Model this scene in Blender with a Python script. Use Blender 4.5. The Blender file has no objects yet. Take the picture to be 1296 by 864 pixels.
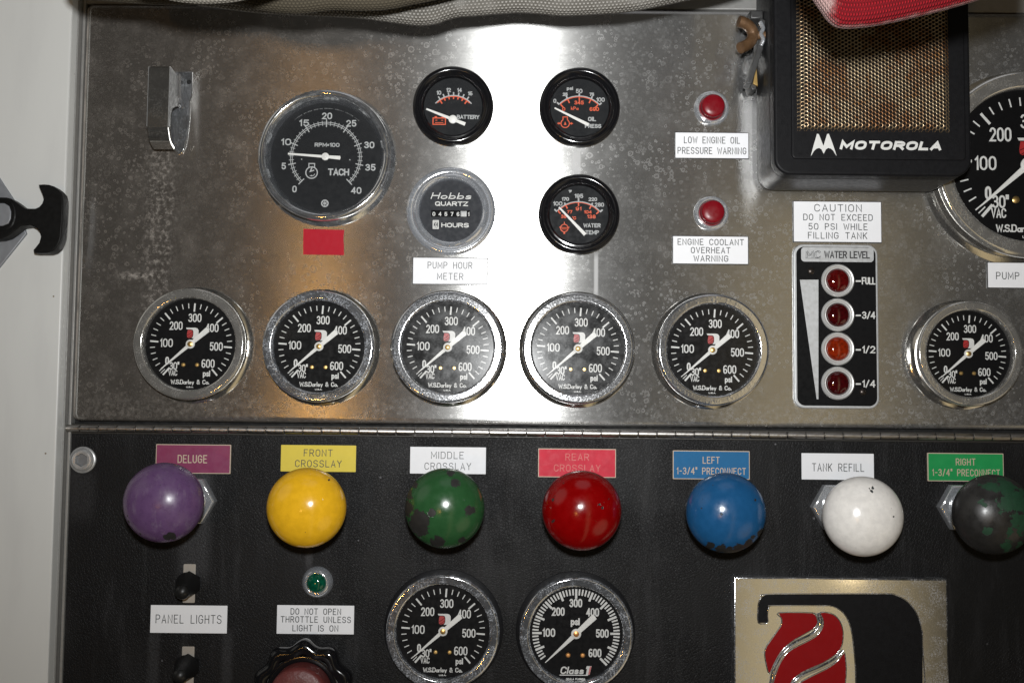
import bpy, bmesh, math, random
from mathutils import Vector, Matrix
from math import sin, cos, pi, radians, atan2, sqrt, hypot
random.seed(7)
sc = bpy.context.scene
COL = sc.collection
S = 0.0005                      # one layout unit = 0.5 mm
# ------------------------------------------------------------------ camera, world, lamps, exposure
CAM_D, PITCH, ROLL = 1400.0, radians(3.75), radians(0.56)
FW = Vector((0, cos(PITCH), sin(PITCH)))
_r0 = Vector((1, 0, 0)); _u0 = _r0.cross(FW)
RT = (_r0*cos(ROLL) + _u0*sin(ROLL)).normalized()
UP = RT.cross(FW).normalized()
CAM = -FW*CAM_D
cam = bpy.data.objects.new('camera', bpy.data.cameras.new('camera')); COL.objects.link(cam)
cam.matrix_world = Matrix((( RT.x, UP.x, -FW.x, CAM.x*S), (RT.y, UP.y, -FW.y, CAM.y*S), (RT.z, UP.z, -FW.z, CAM.z*S), (0, 0, 0, 1)))
cam.data.sensor_width = 36; cam.data.lens = 36*1400/1296
cam.data.clip_start = 0.02; cam.data.clip_end = 50
sc.camera = cam
sc.view_settings.view_transform = 'Standard'; sc.view_settings.look = 'None'
sc.view_settings.exposure = 0; sc.view_settings.gamma = 1

def P(px, py, h=0.0):
    """image pixel (of the 1296x864 photograph) -> (x, z) on the plane h units in front of the panel"""
    d = FW*1400 + RT*(px-648) - UP*(py-432)
    t = (-h - CAM.y)/d.y
    q = CAM + d*t
    return q.x, q.z

def area(name, loc, target, size, power, color, sy=None):
    l = bpy.data.lights.new(name, 'AREA'); l.energy = power; l.color = color
    l.shape = 'RECTANGLE' if sy else 'DISK'; l.size = size
    if sy: l.size_y = sy
    o = bpy.data.objects.new(name, l); COL.objects.link(o); o.location = loc
    o.rotation_euler = (Vector(target)-Vector(loc)).to_track_quat('-Z', 'Y').to_euler()
    return o
FL = (CAM + UP*118 - FW*35 + RT*4)*S
area('camera_flash', FL, (0.03, 0, 0.22), 0.030, 2.42, (0.985, 1.0, 1.0)).data.spread = radians(110)
area('warm_lamp', (-0.665, -3.1, -0.45), (0, 0, 0), 0.04, 2.7, (1.0, 0.50, 0.12), 0.14)

w = bpy.data.worlds.new('World'); sc.world = w; w.use_nodes = True

class NT:
    """short-hand for building node trees"""
    def __init__(s, nt): s.nt = nt; s.n = nt.nodes; s.l = nt.links
    def node(s, t, **kw):
        x = s.n.new(t)
        for k, v in kw.items(): setattr(x, k, v)
        return x
    def put(s, sock, v):
        if hasattr(v, 'is_output'): s.l.new(v, sock)
        elif v is not None:
            if isinstance(v, (tuple, list)) and len(v) == 3 and sock.type == 'RGBA': v = (*v, 1)
            sock.default_value = v
    def math(s, op, a, b=None, c=None, clamp=False):
        x = s.node('ShaderNodeMath', operation=op); x.use_clamp = clamp
        s.put(x.inputs[0], a)
        if b is not None: s.put(x.inputs[1], b)
        if c is not None: s.put(x.inputs[2], c)
        return x.outputs[0]
    def vmath(s, op, a, b=None, out=0):
        x = s.node('ShaderNodeVectorMath', operation=op)
        s.put(x.inputs[0], a)
        if b is not None: s.put(x.inputs[3 if op == 'SCALE' else 1], b)
        return x.outputs['Value' if op in ('LENGTH', 'DISTANCE', 'DOT_PRODUCT') else 0]
    def step(s, v, lo, hi, a=0.0, b=1.0):
        x = s.node('ShaderNodeMapRange', interpolation_type='SMOOTHSTEP')
        for k, q in zip((0, 1, 2, 3, 4), (v, lo, hi, a, b)): s.put(x.inputs[k], q)
        return x.outputs[0]
    def mix(s, f, a, b):
        x = s.node('ShaderNodeMix', data_type='RGBA')
        s.put(x.inputs[0], f); s.put(x.inputs[6], a); s.put(x.inputs[7], b)
        return x.outputs[2]
    def noise(s, vec, scale=1.0, detail=3.0, rough=0.55, dist=0.0):
        x = s.node('ShaderNodeTexNoise')
        s.put(x.inputs['Vector'], vec); s.put(x.inputs['Scale'], scale); s.put(x.inputs['Detail'], detail)
        s.put(x.inputs['Roughness'], rough); s.put(x.inputs['Distortion'], dist)
        return x.outputs[0]
    def voro(s, vec, scale=1.0, feature='F1', rnd=1.0):
        x = s.node('ShaderNodeTexVoronoi', feature=feature)
        s.put(x.inputs['Vector'], vec); s.put(x.inputs['Scale'], scale); s.put(x.inputs['Randomness'], rnd)
        return x.outputs
    def obj(s, sx=1.0, sy=1.0, sz=1.0):
        """object coordinates in layout units, each axis multiplied"""
        t = s.node('ShaderNodeTexCoord').outputs['Object']
        m = s.node('ShaderNodeMapping'); s.l.new(t, m.inputs[0]); m.inputs['Scale'].default_value = (sx/S, sy/S, sz/S)
        return m.outputs[0]
    def xyz(s, v):
        x = s.node('ShaderNodeSeparateXYZ'); s.put(x.inputs[0], v); return x.outputs
    def bump(s, height, strength=0.3, dist=1.0, normal=None):
        x = s.node('ShaderNodeBump'); s.put(x.inputs['Height'], height)
        x.inputs['Strength'].default_value = strength; x.inputs['Distance'].default_value = dist*S
        if normal is not None: s.l.new(normal, x.inputs['Normal'])
        return x.outputs[0]
    def bsdf(s, **kw):
        x = s.node('ShaderNodeBsdfPrincipled')
        for k, v in kw.items(): s.put(x.inputs[k.replace('_', ' ')], v)
        return x.outputs[0]
    def mixs(s, f, a, b):
        x = s.node('ShaderNodeMixShader'); s.put(x.inputs[0], f); s.l.new(a, x.inputs[1]); s.l.new(b, x.inputs[2]); return x.outputs[0]
    def add(s, *vs):
        r = vs[0]
        for v in vs[1:]: r = s.math('ADD', r, v)
        return r
    def mx(s, *vs):
        r = vs[0]
        for v in vs[1:]: r = s.math('MAXIMUM', r, v)
        return r

# dim apparatus bay behind the photographer: brown dark, a wide tan glow to the right, small bright places added for reflections
k = NT(w.node_tree); k.n.clear()
dirv = k.node('ShaderNodeTexCoord').outputs['Generated']
X, Y, Z = k.xyz(dirv)
az = k.math('ARCTAN2', X, k.math('MULTIPLY', Y, -1.0))
tan = k.math('MULTIPLY', k.step(az, 0.135, 0.235), k.step(az, 0.40, 0.27))
tan = k.math('MULTIPLY', tan, k.step(Z, 0.75, -0.1))
nz = k.noise(dirv, 3.1, 4.0, 0.6)
nz2 = k.noise(k.vmath('MULTIPLY', dirv, (1, 1, 2.2)), 9.0, 3.0, 0.6)
base = k.mix(k.step(nz, 0.35, 0.7), (0.003, 0.0025, 0.002), (0.018, 0.015, 0.011))
warm = k.mix(tan, (0, 0, 0), (0.53, 0.42, 0.235))
spots = k.mix(k.step(nz2, 0.66, 0.74), (0, 0, 0), (0.40, 0.34, 0.26))
s1 = k.node('ShaderNodeVectorMath', operation='ADD'); k.put(s1.inputs[0], base); k.put(s1.inputs[1], warm)
s2 = k.node('ShaderNodeVectorMath', operation='ADD'); k.put(s2.inputs[0], s1.outputs[0]); k.put(s2.inputs[1], spots)
lv = k.voro(dirv, 6.0)
pin = k.math('MULTIPLY', k.step(lv['Distance'], 0.085, 0.06), k.step(k.xyz(lv['Color'])[0], 0.55, 0.6))
lampc = k.mix(pin, (0, 0, 0), (3.2, 2.4, 1.3))
s3 = k.node('ShaderNodeVectorMath', operation='ADD'); k.put(s3.inputs[0], s2.outputs[0]); k.put(s3.inputs[1], lampc); s2 = s3
def lobe(d, c0, c1, col):  # made-up soft glows, added for the chrome to mirror
    n_ = Vector(d).normalized(); dp = k.vmath('DOT_PRODUCT', dirv, tuple(n_))
    return k.mix(k.step(dp, c0, c1), (0, 0, 0), col)
for col_ in (lobe((-.80, -.34, .50), .92, .975, (0.50, 0.48, 0.44)), lobe((.66, -.45, -.60), .93, .975, (0.55, 0.45, 0.30)), lobe((.05, -.35, .93), .94, .98, (0.5, 0.5, 0.52))):
    s4 = k.node('ShaderNodeVectorMath', operation='ADD'); k.put(s4.inputs[0], s2.outputs[0]); k.put(s4.inputs[1], col_); s2 = s4
bg = k.node('ShaderNodeBackground'); k.l.new(s2.outputs[0], bg.inputs[0]); bg.inputs[1].default_value = 1.0
wo = k.node('ShaderNodeOutputWorld'); k.l.new(bg.outputs[0], wo.inputs[0])

# ------------------------------------------------------------------ materials
MATS = {}
def mat(name):
    m = bpy.data.materials.new(name); m.use_nodes = True
    q = NT(m.node_tree); q.n.clear()
    out = q.node('ShaderNodeOutputMaterial')
    MATS[name] = m
    return m, q, (lambda sh: q.l.new(sh, out.inputs[0]))

def plain(name, col, rough=0.5, metal=0.0, var=0.12, scale=0.08, bump=0.0, coat=0.0, spec=0.5, bscale=0.6):
    m, q, fin = mat(name)
    o = q.obj()
    n = q.noise(o, scale, 4.0, 0.6)
    c = q.mix(n, tuple(x*(1-var) for x in col), tuple(min(1, x*(1+var)) for x in col))
    r = q.step(q.noise(o, scale*2.3, 3.0), 0.3, 0.7, max(0.02, rough*0.82), min(1, rough*1.18))
    kw = dict(Base_Color=c, Roughness=r, Metallic=metal, Coat_Weight=coat, Specular_IOR_Level=spec, Coat_Roughness=0.08)
    if bump: kw['Normal'] = q.bump(q.noise(o, bscale, 3.0), bump, 1.0)
    fin(q.bsdf(**kw)); return m

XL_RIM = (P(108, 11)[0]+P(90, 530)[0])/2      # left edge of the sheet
# brushed stainless sheet: grooves run across, so highlights stretch up and down
m, q, fin = mat('brushed_steel')
o = q.obj(); ox, oy, oz = q.xyz(o)
def rings(cell, lo, hi, off):
    oo = q.vmath('ADD', o, (off, 0, off*0.7))
    wob = q.node('ShaderNodeTexNoise'); q.put(wob.inputs['Vector'], oo); wob.inputs['Scale'].default_value = 0.22
    oo = q.vmath('ADD', oo, q.vmath('SCALE', q.vmath('SUBTRACT', wob.outputs['Color'], (0.5, 0.5, 0.5)), cell*0.35))
    v = q.voro(oo, 1.0/cell)
    d = v['Distance']; rnd = q.xyz(v['Color'])
    rad = q.math('MULTIPLY_ADD', rnd[0], 0.25, 0.12)
    ring = q.step(q.math('ABSOLUTE', q.math('SUBTRACT', d, rad)), 0.10, 0.03)
    fill = q.math('MULTIPLY', q.step(d, rad, 0.02), 0.35)
    on = q.step(rnd[1], lo, hi)
    return q.math('MULTIPLY', q.mx(ring, fill), on)
dens = q.step(q.noise(o, 0.011, 3.0, 0.6), 0.40, 0.66)
fine = q.step(q.noise(o, 0.38, 4.0, 0.7), 0.50, 0.72)
spots = q.math('MULTIPLY', q.mx(rings(7.0, 0.40, 0.75, 0), rings(4.6, 0.50, 0.8, 31), q.math('MULTIPLY', rings(11.0, 0.72, 0.85, 77), 0.8)), q.math('MULTIPLY_ADD', dens, 0.7, 0.3))
cloud = q.step(q.noise(o, 0.03, 5.0, 0.65), 0.42, 0.8)
def streak(x0, x1, z0, z1, soft=3.0, wob=0.0, fz=8.0):
    xx = ox
    if wob: xx = q.math('MULTIPLY_ADD', q.math('SUBTRACT', q.noise(q.obj(0.3, 1, 1), 0.06, 3.0), 0.5), wob, ox)
    a = q.math('MULTIPLY', q.step(xx, x0-soft, x0+soft), q.step(xx, x1+soft, x1-soft))
    b = q.math('MULTIPLY', q.step(oz, z0-fz, z0+fz), q.step(oz, z1+fz, z1-fz))
    return q.math('MULTIPLY', a, b)
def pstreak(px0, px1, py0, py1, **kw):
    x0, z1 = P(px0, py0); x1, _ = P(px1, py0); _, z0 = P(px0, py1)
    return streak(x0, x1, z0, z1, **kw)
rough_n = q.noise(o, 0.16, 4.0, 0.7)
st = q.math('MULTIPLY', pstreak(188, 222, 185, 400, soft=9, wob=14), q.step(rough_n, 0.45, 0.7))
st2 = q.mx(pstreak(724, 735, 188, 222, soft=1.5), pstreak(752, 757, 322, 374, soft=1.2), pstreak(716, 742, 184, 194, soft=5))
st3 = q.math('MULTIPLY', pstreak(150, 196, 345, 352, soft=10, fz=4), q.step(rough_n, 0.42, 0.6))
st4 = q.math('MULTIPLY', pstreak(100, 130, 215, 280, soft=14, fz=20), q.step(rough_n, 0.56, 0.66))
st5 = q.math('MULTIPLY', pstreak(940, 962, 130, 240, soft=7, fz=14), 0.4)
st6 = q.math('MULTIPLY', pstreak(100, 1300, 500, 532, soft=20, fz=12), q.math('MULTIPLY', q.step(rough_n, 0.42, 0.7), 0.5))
grit = q.step(q.noise(o, 0.75, 3.0, 0.75), 0.42, 0.66)
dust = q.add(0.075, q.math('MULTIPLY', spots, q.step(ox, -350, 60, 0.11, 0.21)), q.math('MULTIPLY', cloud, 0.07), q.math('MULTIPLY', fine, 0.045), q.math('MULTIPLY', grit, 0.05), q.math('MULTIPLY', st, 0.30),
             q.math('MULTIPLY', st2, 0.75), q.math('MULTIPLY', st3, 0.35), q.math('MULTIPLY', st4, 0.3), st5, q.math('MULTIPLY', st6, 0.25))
rim = q.math('MULTIPLY', q.math('MULTIPLY', q.step(ox, XL_RIM-0.5, XL_RIM+1), q.step(ox, XL_RIM+6, XL_RIM+3)), q.step(q.noise(q.obj(1, 1, .3), 0.12, 3.0), 0.3, 0.6, 0.3, 0.75))  # pale line painted for the white wall's reflection in the left edge
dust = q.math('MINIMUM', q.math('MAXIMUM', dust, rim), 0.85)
smudge = pstreak(112, 127, 268, 345, soft=5, fz=14)
bl = q.noise(q.obj(0.012, 1, 1.6), 1.0, 3.0, 0.7)
basec = q.mix(q.step(bl, 0.3, 0.7), (0.42, 0.415, 0.405), (0.52, 0.515, 0.50))
basec = q.mix(q.math('MULTIPLY', smudge, 0.7), basec, (0.12, 0.12, 0.125))
rr = q.math('ADD', q.step(cloud, 0, 1, 0.24, 0.27), q.math('MULTIPLY', spots, 0.06))
ab = q.node('ShaderNodeCombineXYZ'); ab.inputs[2].default_value = 1.0
metal = q.bsdf(Base_Color=basec, Metallic=1.0, Roughness=rr, Anisotropic=1.0, Tangent=ab.outputs[0], Normal=q.bump(bl, 0.05, 0.4))
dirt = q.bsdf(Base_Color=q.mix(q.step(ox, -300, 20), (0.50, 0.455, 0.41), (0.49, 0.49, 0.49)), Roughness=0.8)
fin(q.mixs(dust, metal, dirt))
STEEL = m

# leather-grained black vinyl
m, q, fin = mat('black_vinyl')
o = q.obj()
v1 = q.voro(q.vmath('ADD', o, q.vmath('SCALE', q.vmath('SUBTRACT', q.node('ShaderNodeTexNoise').outputs['Color'], (.5, .5, .5)), 3.0)), 0.30, 'DISTANCE_TO_EDGE')
crease = q.step(v1['Distance'], 0.0, 0.16)
grain = q.noise(o, 0.32, 4.0, 0.65)
amp = q.step(q.noise(o, 0.008, 2.0), 0.35, 0.65, 0.25, 1.0)
hgt = q.math('MULTIPLY', q.math('ADD', q.math('MULTIPLY', crease, 0.35), grain), amp)
haze = q.step(q.noise(q.obj(1, 1, 0.35), 0.02, 4.0, 0.6), 0.5, 0.8)
speck = q.step(q.voro(o, 0.028)['Distance'], 0.045, 0.03)
speck = q.math('MULTIPLY', speck, q.step(q.noise(o, 0.02, 2.0), 0.5, 0.6))
c = q.mix(haze, (0.0065, 0.0065, 0.0070), (0.0135, 0.0135, 0.0145))
c = q.mix(q.math('MULTIPLY', speck, 0.5), c, (0.25, 0.25, 0.27))
vx, _, vz = q.xyz(o)
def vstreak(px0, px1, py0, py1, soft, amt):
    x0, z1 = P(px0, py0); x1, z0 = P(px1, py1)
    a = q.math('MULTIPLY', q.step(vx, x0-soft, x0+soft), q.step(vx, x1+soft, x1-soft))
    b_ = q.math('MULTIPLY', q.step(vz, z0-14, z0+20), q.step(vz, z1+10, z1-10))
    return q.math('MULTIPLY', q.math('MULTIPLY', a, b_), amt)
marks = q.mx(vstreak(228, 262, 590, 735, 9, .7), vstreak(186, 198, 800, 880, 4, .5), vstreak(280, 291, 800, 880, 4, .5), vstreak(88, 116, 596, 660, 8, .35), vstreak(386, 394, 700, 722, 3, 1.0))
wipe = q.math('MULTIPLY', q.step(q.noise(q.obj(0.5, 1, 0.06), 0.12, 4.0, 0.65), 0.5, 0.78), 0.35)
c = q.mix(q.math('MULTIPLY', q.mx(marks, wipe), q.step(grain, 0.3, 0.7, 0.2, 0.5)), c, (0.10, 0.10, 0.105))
fin(q.bsdf(Base_Color=c, Roughness=q.step(grain, 0.3, 0.7, 0.40, 0.56), Specular_IOR_Level=0.17, Normal=q.bump(hgt, 0.5, 1.6)))
VINYL = m

def chrome_mat(name, spot, dull=0.06, tint=(0.80, 0.80, 0.81), pit=0.5, cell=4.2, dcol=(0.42, 0.44, 0.47)):
    m, q, fin = mat(name)
    o = q.obj()
    info = q.node('ShaderNodeObjectInfo').outputs['Random']
    o = q.vmath('ADD', o, q.vmath('SCALE', (137.0, 0.0, 71.0), info))
    v = q.voro(o, 1.0/cell)
    blob = q.step(v['Distance'], 0.62, 0.2)
    n = q.noise(o, 0.07, 3.0, 0.6)
    mask = q.step(n, 0.40, 0.62)
    fine = q.noise(o, 0.5, 5.0, 0.75)
    d = q.math('ADD', q.math('MULTIPLY', q.math('MULTIPLY', q.step(fine, 0.46, 0.62), mask), spot), dull, clamp=True)
    nb = q.bump(q.math('ADD', q.math('MULTIPLY', blob, mask), q.math('MULTIPLY', fine, 0.4)), pit, 0.8)
    ch = q.bsdf(Base_Color=tint, Metallic=1.0, Roughness=q.step(fine, 0.3, 0.7, 0.04, 0.12), Normal=nb)
    di = q.bsdf(Base_Color=dcol, Roughness=0.55, Normal=nb)
    fin(q.mixs(d, ch, di)); return m
CHROME = chrome_mat('chrome', 0.22, 0.10, pit=0.05)
CASE = chrome_mat('case_chrome', 0.10, 0.08, pit=0.02, tint=(0.66, 0.64, 0.60), dcol=(0.36, 0.35, 0.33))
CHROME_BRIGHT = chrome_mat('bright_chrome', 0.15, 0.30, pit=0.04, dcol=(0.50, 0.53, 0.58))
CHROME_SPOTTED = chrome_mat('spotted_chrome', 0.75, 0.10, pit=0.05, cell=3.6, dcol=(0.46, 0.49, 0.54))
CHROME_DULL = chrome_mat('dull_chrome', 0.30, 0.28, pit=0.05, tint=(0.7, 0.69, 0.66), dcol=(0.34, 0.33, 0.31))
CHROME_BADGE = chrome_mat('badge_chrome', 0.65, 0.06, pit=0.004, tint=(0.70, 0.71, 0.73), cell=5.0, dcol=(0.40, 0.40, 0.41))
ZINC = chrome_mat('zinc_plate', 0.3, 0.35, pit=0.08, dcol=(0.45, 0.47, 0.5))
HINGE = plain('hinge_steel', (0.46, 0.44, 0.42), 0.34, 1.0, 0.25, 0.12)

BLACK_GLOSS = plain('black_enamel', (0.006, 0.006, 0.007), 0.13, spec=0.5)
BLACK_DIAL = plain('black_dial', (0.003, 0.003, 0.0034), 0.6, spec=0.12)
GREY_DIAL = plain('charcoal_dial', (0.012, 0.013, 0.0145), 0.6, spec=0.12)
HOUR_DIAL = plain('grey_dial', (0.030, 0.032, 0.037), 0.6, spec=.15)
BLACK_PLASTIC = plain('black_plastic', (0.008, 0.008, 0.009), 0.45, bump=0.25, bscale=0.9, spec=0.12)
BLACK_RUBBER = plain('black_rubber', (0.007, 0.007, 0.007), 0.42, bump=0.12, spec=0.12)
BOOT = plain('boot_rubber', (0.010, 0.010, 0.010), 0.4, spec=0.4)
DARK_SHELL = plain('grey_black_shell', (0.020, 0.020, 0.021), 0.42, 0.0, bump=0.2, bscale=0.5)
DARK_GAP = plain('dark_gap', (0.004, 0.004, 0.004), 0.9)
WHITE_PRINT = plain('white_print', (0.62, 0.62, 0.60), 0.6)
GREY_PRINT = plain('grey_print', (0.36, 0.37, 0.37), 0.6)
DIM_PRINT = plain('dim_print', (0.13, 0.135, 0.135), 0.6)
ORANGE_PRINT = plain('orange_print', (0.62, 0.085, 0.025), 0.6)
RED_PRINT = plain('red_print', (0.36, 0.018, 0.018), 0.5)
PINK_PRINT = plain('pink_print', (0.55, 0.16, 0.16), 0.5)
NEEDLE = plain('needle_white', (0.66, 0.655, 0.63), 0.5)
BRASS = plain('brass', (0.62, 0.42, 0.16), 0.35, 0.9)
COPPER = plain('copper_brass', (0.72, 0.36, 0.13), 0.35, 0.8)
RUSTY = plain('rusty_brass', (0.13, 0.070, 0.032), 0.55, 0.4, 0.6, 0.12, bump=0.4)
OCHRE = plain('ochre_metal', (0.34, 0.22, 0.07), 0.5, 0.5, 0.3)
WHITE_LABEL = plain('white_label', (0.80, 0.805, 0.83), 0.5, var=0.03, bump=0.03, spec=0.15)
LABEL_INK = plain('engraved_ink', (0.045, 0.05, 0.05), 0.6)
PALE_INK = plain('pale_engraving', (0.52, 0.40, 0.30), 0.6)
LABEL_EDGE = plain('label_edge', (0.02, 0.02, 0.022), 0.5)
EDGE_PALE = plain('pale_label_edge', (0.50, 0.40, 0.31), 0.5)
MAGENTA_LABEL = plain('magenta_label', (0.21, 0.026, 0.085), 0.45, var=0.15, scale=0.05)
YELLOW_LABEL = plain('yellow_label', (0.68, 0.54, 0.075), 0.5, spec=.15, var=0.06)
PINK_LABEL = plain('red_label', (0.58, 0.040, 0.066), 0.5, var=0.22, spec=.1, scale=0.06)
BLUE_LABEL = plain('blue_label', (0.024, 0.135, 0.30), 0.5, var=0.1, spec=.08)
GREEN_LABEL = plain('green_label', (0.015, 0.27, 0.075), 0.45, var=0.1, spec=.25)
RED_TAPE = plain('red_tape', (0.37, 0.014, 0.026), 0.6, var=0.05, spec=.08)
RED_CAP = plain('red_lamp_cap', (0.17, 0.004, 0.009), 0.3, spec=.3)
SILVER_PRINT = plain('silver_print', (0.50, 0.51, 0.52), 0.42, 0.4, 0.1)
WHITE_PAINT = plain('white_paint', (0.67, 0.67, 0.645), 0.38, var=0.02, scale=0.02)
ALU = plain('grey_trim', (0.24, 0.235, 0.225), 0.5, 0.3, 0.1)
GREY_PLATE = plain('grey_plate', (0.24, 0.25, 0.27), 0.45, 0.3, 0.1)
LAMP_RING = plain('lamp_ring', (0.62, 0.62, 0.61), 0.35, 0.35, 0.1)
BOLT = plain('bolt_steel', (0.40, 0.40, 0.40), 0.35, 0.5, 0.15)
RED_ENAMEL = plain('red_enamel', (0.26, 0.006, 0.008), 0.4, var=0.08, spec=.12)
RED_BUTTON = plain('worn_red_plastic', (0.115, 0.022, 0.020), 0.45, var=0.3, scale=0.12, bump=0.5, bscale=0.35)
CREAM = plain('cream_plate', (0.36, 0.33, 0.29), 0.5, 0.2)

def glass_mat(name, haze, noise_scale=0.05):
    """flat dirty gauge glass: clear, a mirror sheen and a film of dust that scatters"""
    m, q, fin = mat(name)
    o = q.obj()
    tr = q.node('ShaderNodeBsdfTransparent').outputs[0]
    gl = q.node('ShaderNodeBsdfGlossy'); gl.inputs['Roughness'].default_value = 0.04
    gh = q.node('ShaderNodeBsdfGlossy'); 
    n = q.noise(o, noise_scale, 5.0, 0.7)
    q.put(gh.inputs['Roughness'], q.step(n, 0.3, 0.7, 0.15, 0.27))
    fr = q.node('ShaderNodeFresnel'); fr.inputs[0].default_value = 1.45
    lay = q.node('ShaderNodeMixShader'); q.l.new(fr.outputs[0], lay.inputs[0]); q.l.new(tr, lay.inputs[1]); q.l.new(gl.outputs[0], lay.inputs[2])
    f = q.math('MULTIPLY', q.math('ADD', q.step(n, 0.35, 0.75, 0.35, 1.0), q.math('MULTIPLY', q.step(q.noise(o, 0.5, 4.0, 0.7), 0.55, 0.7), 0.5)), haze)
    fin(q.mixs(f, lay.outputs[0], gh.outputs[0])); return m
GLASS = glass_mat('gauge_glass', 0.002)
GLASS_DUSTY = glass_mat('dusty_gauge_glass', 0.013)

def jewel(name, col):
    m, q, fin = mat(name)
    o = q.obj()
    f = q.voro(o, 0.22)['Distance']
    fin(q.bsdf(Base_Color=q.mix(q.step(f, 0.1, 0.8), tuple(x*0.55 for x in col), col), Roughness=0.08, Coat_Weight=0.6, Normal=q.bump(f, 0.03, 1.0)))
    return m
RED_JEWEL = jewel('red_jewel', (0.090, 0.003, 0.003))
DARK_RED_JEWEL = jewel('dark_red_jewel', (0.050, 0.002, 0.003))
ORANGE_JEWEL = jewel('orange_red_jewel', (0.24, 0.018, 0.003))
GREEN_JEWEL = jewel('green_jewel', (0.002, 0.085, 0.045))

def knob_paint(name, col, chips, under=(0.018, 0.017, 0.016), R=46.0, amp=0.16, ns=0.07, rough=0.2, invert=False, scuff=0.0):
    m, q, fin = mat(name)
    o = q.obj(); x, y, z = q.xyz(o)
    x = q.math('DIVIDE', x, R); z = q.math('DIVIDE', z, R)
    nn = q.noise(o, ns, 4.0, 0.62)
    field = None
    for (a, b, r) in chips:
        dx = q.math('SUBTRACT', x, a); dz = q.math('SUBTRACT', z, b)
        d = q.math('SUBTRACT', q.math('SQRT', q.math('ADD', q.math('MULTIPLY', dx, dx), q.math('MULTIPLY', dz, dz))), r)
        d = q.math('DIVIDE', d, 0.35+r*2)
        field = d if field is None else q.math('MINIMUM', field, d)
    field = q.math('ADD', field, q.math('MULTIPLY', q.math('SUBTRACT', nn, 0.5), amp*2))
    mask = q.step(field, 0.012, -0.012)
    if invert: mask = q.math('SUBTRACT', 1.0, mask)
    tiny = q.math('MULTIPLY', q.step(q.voro(o, 0.075)['Distance'], 0.075, 0.05), q.step(q.noise(o, 0.05, 2.0), 0.56, 0.6))
    mask = q.mx(mask, q.math('MULTIPLY', tiny, 0.9))
    fn = q.noise(o, 0.12, 4.0, 0.6)
    c = q.mix(q.step(fn, 0.3, 0.7), tuple(v*0.88 for v in col), col)
    if scuff: c = q.mix(q.math('MULTIPLY', q.step(q.noise(q.obj(1, 1, 0.25), 0.10, 5.0, 0.7), 0.5, 0.75), scuff), c, (0.30, 0.26, 0.30))
    u = q.mix(q.noise(o, 0.2, 4.0, 0.7), tuple(v*0.6 for v in under), tuple(v*1.6 for v in under))
    fin(q.bsdf(Base_Color=q.mix(mask, c, u), Roughness=q.math('ADD', q.math('MULTIPLY', mask, 0.3), q.step(fn, 0.3, 0.7, rough*0.8, rough*1.25)),
               Normal=q.bump(q.math('ADD', q.math('MULTIPLY', mask, -1.0), q.math('MULTIPLY', q.noise(o, 0.05, 3.0), 0.5)), 0.35, 1.2)))
    return m

def weave_mat(name, col_a, col_b, su, sv, bump=0.8, worn=None):
    """woven hose jacket on the u (along) / v (across) coordinates of the strip"""
    m, q, fin = mat(name)
    uv = q.node('ShaderNodeUVMap'); uv.uv_map = 'UVMap'
    u, v, _ = q.xyz(uv.outputs[0])
    U = q.math('MULTIPLY', u, su); V = q.math('MULTIPLY', v, sv)
    row = q.math('FLOOR', V)
    U2 = q.math('ADD', U, q.math('MULTIPLY', row, 0.5))
    fu = q.math('ABSOLUTE', q.math('SUBTRACT', q.math('FRACT', U2), 0.5))
    fv = q.math('ABSOLUTE', q.math('SUBTRACT', q.math('FRACT', q.math('ADD', V, q.math('MULTIPLY', fu, 0.4))), 0.5))
    hgt = q.math('MULTIPLY', q.step(fu, 0.5, 0.1), q.step(fv, 0.5, 0.12))
    n = q.noise(q.obj(), 0.03, 4.0, 0.6)
    c = q.mix(hgt, col_b, col_a)
    c = q.mix(q.step(n, 0.45, 0.8), c, tuple(x*0.72 for x in col_a))
    if worn:
        zone = q.step(q.math('ADD', v, q.math('MULTIPLY', q.noise(q.obj(), 0.10, 3.0), 12.0)), worn[0], worn[1])
        zone2 = q.step(q.math('ADD', u, q.math('MULTIPLY', q.noise(q.obj(), 0.10, 3.0), 24.0)), worn[3], worn[4])
        c = q.mix(q.math('MULTIPLY', q.mx(zone, zone2), 0.8), c, worn[2])
    fin(q.bsdf(Base_Color=c, Roughness=0.85, Specular_IOR_Level=0.15, Normal=q.bump(hgt, bump, 2.0))); return m
HOSE_GREY = weave_mat('grey_hose_jacket', (0.31, 0.295, 0.27), (0.085, 0.078, 0.066), 1/4.4, 1/3.6)
HOSE_SHADED = weave_mat('shaded_hose_jacket', (0.085, 0.072, 0.050), (0.045, 0.038, 0.027), 1/4.2, 1/3.4, 0.5)  # shade of the fold's underside put into a dark olive jacket colour
HOSE_PALE = weave_mat('pale_hose_jacket', (0.30, 0.28, 0.24), (0.13, 0.12, 0.10), 1/4.0, 1/3.4, 0.6)
HOSE_RED = weave_mat('red_hose_jacket', (0.27, 0.008, 0.014), (0.10, 0.004, 0.007), 1/2.6, 1/4.2, 0.8, worn=(146, 156, (0.42, 0.30, 0.28), 74, 58))

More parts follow.
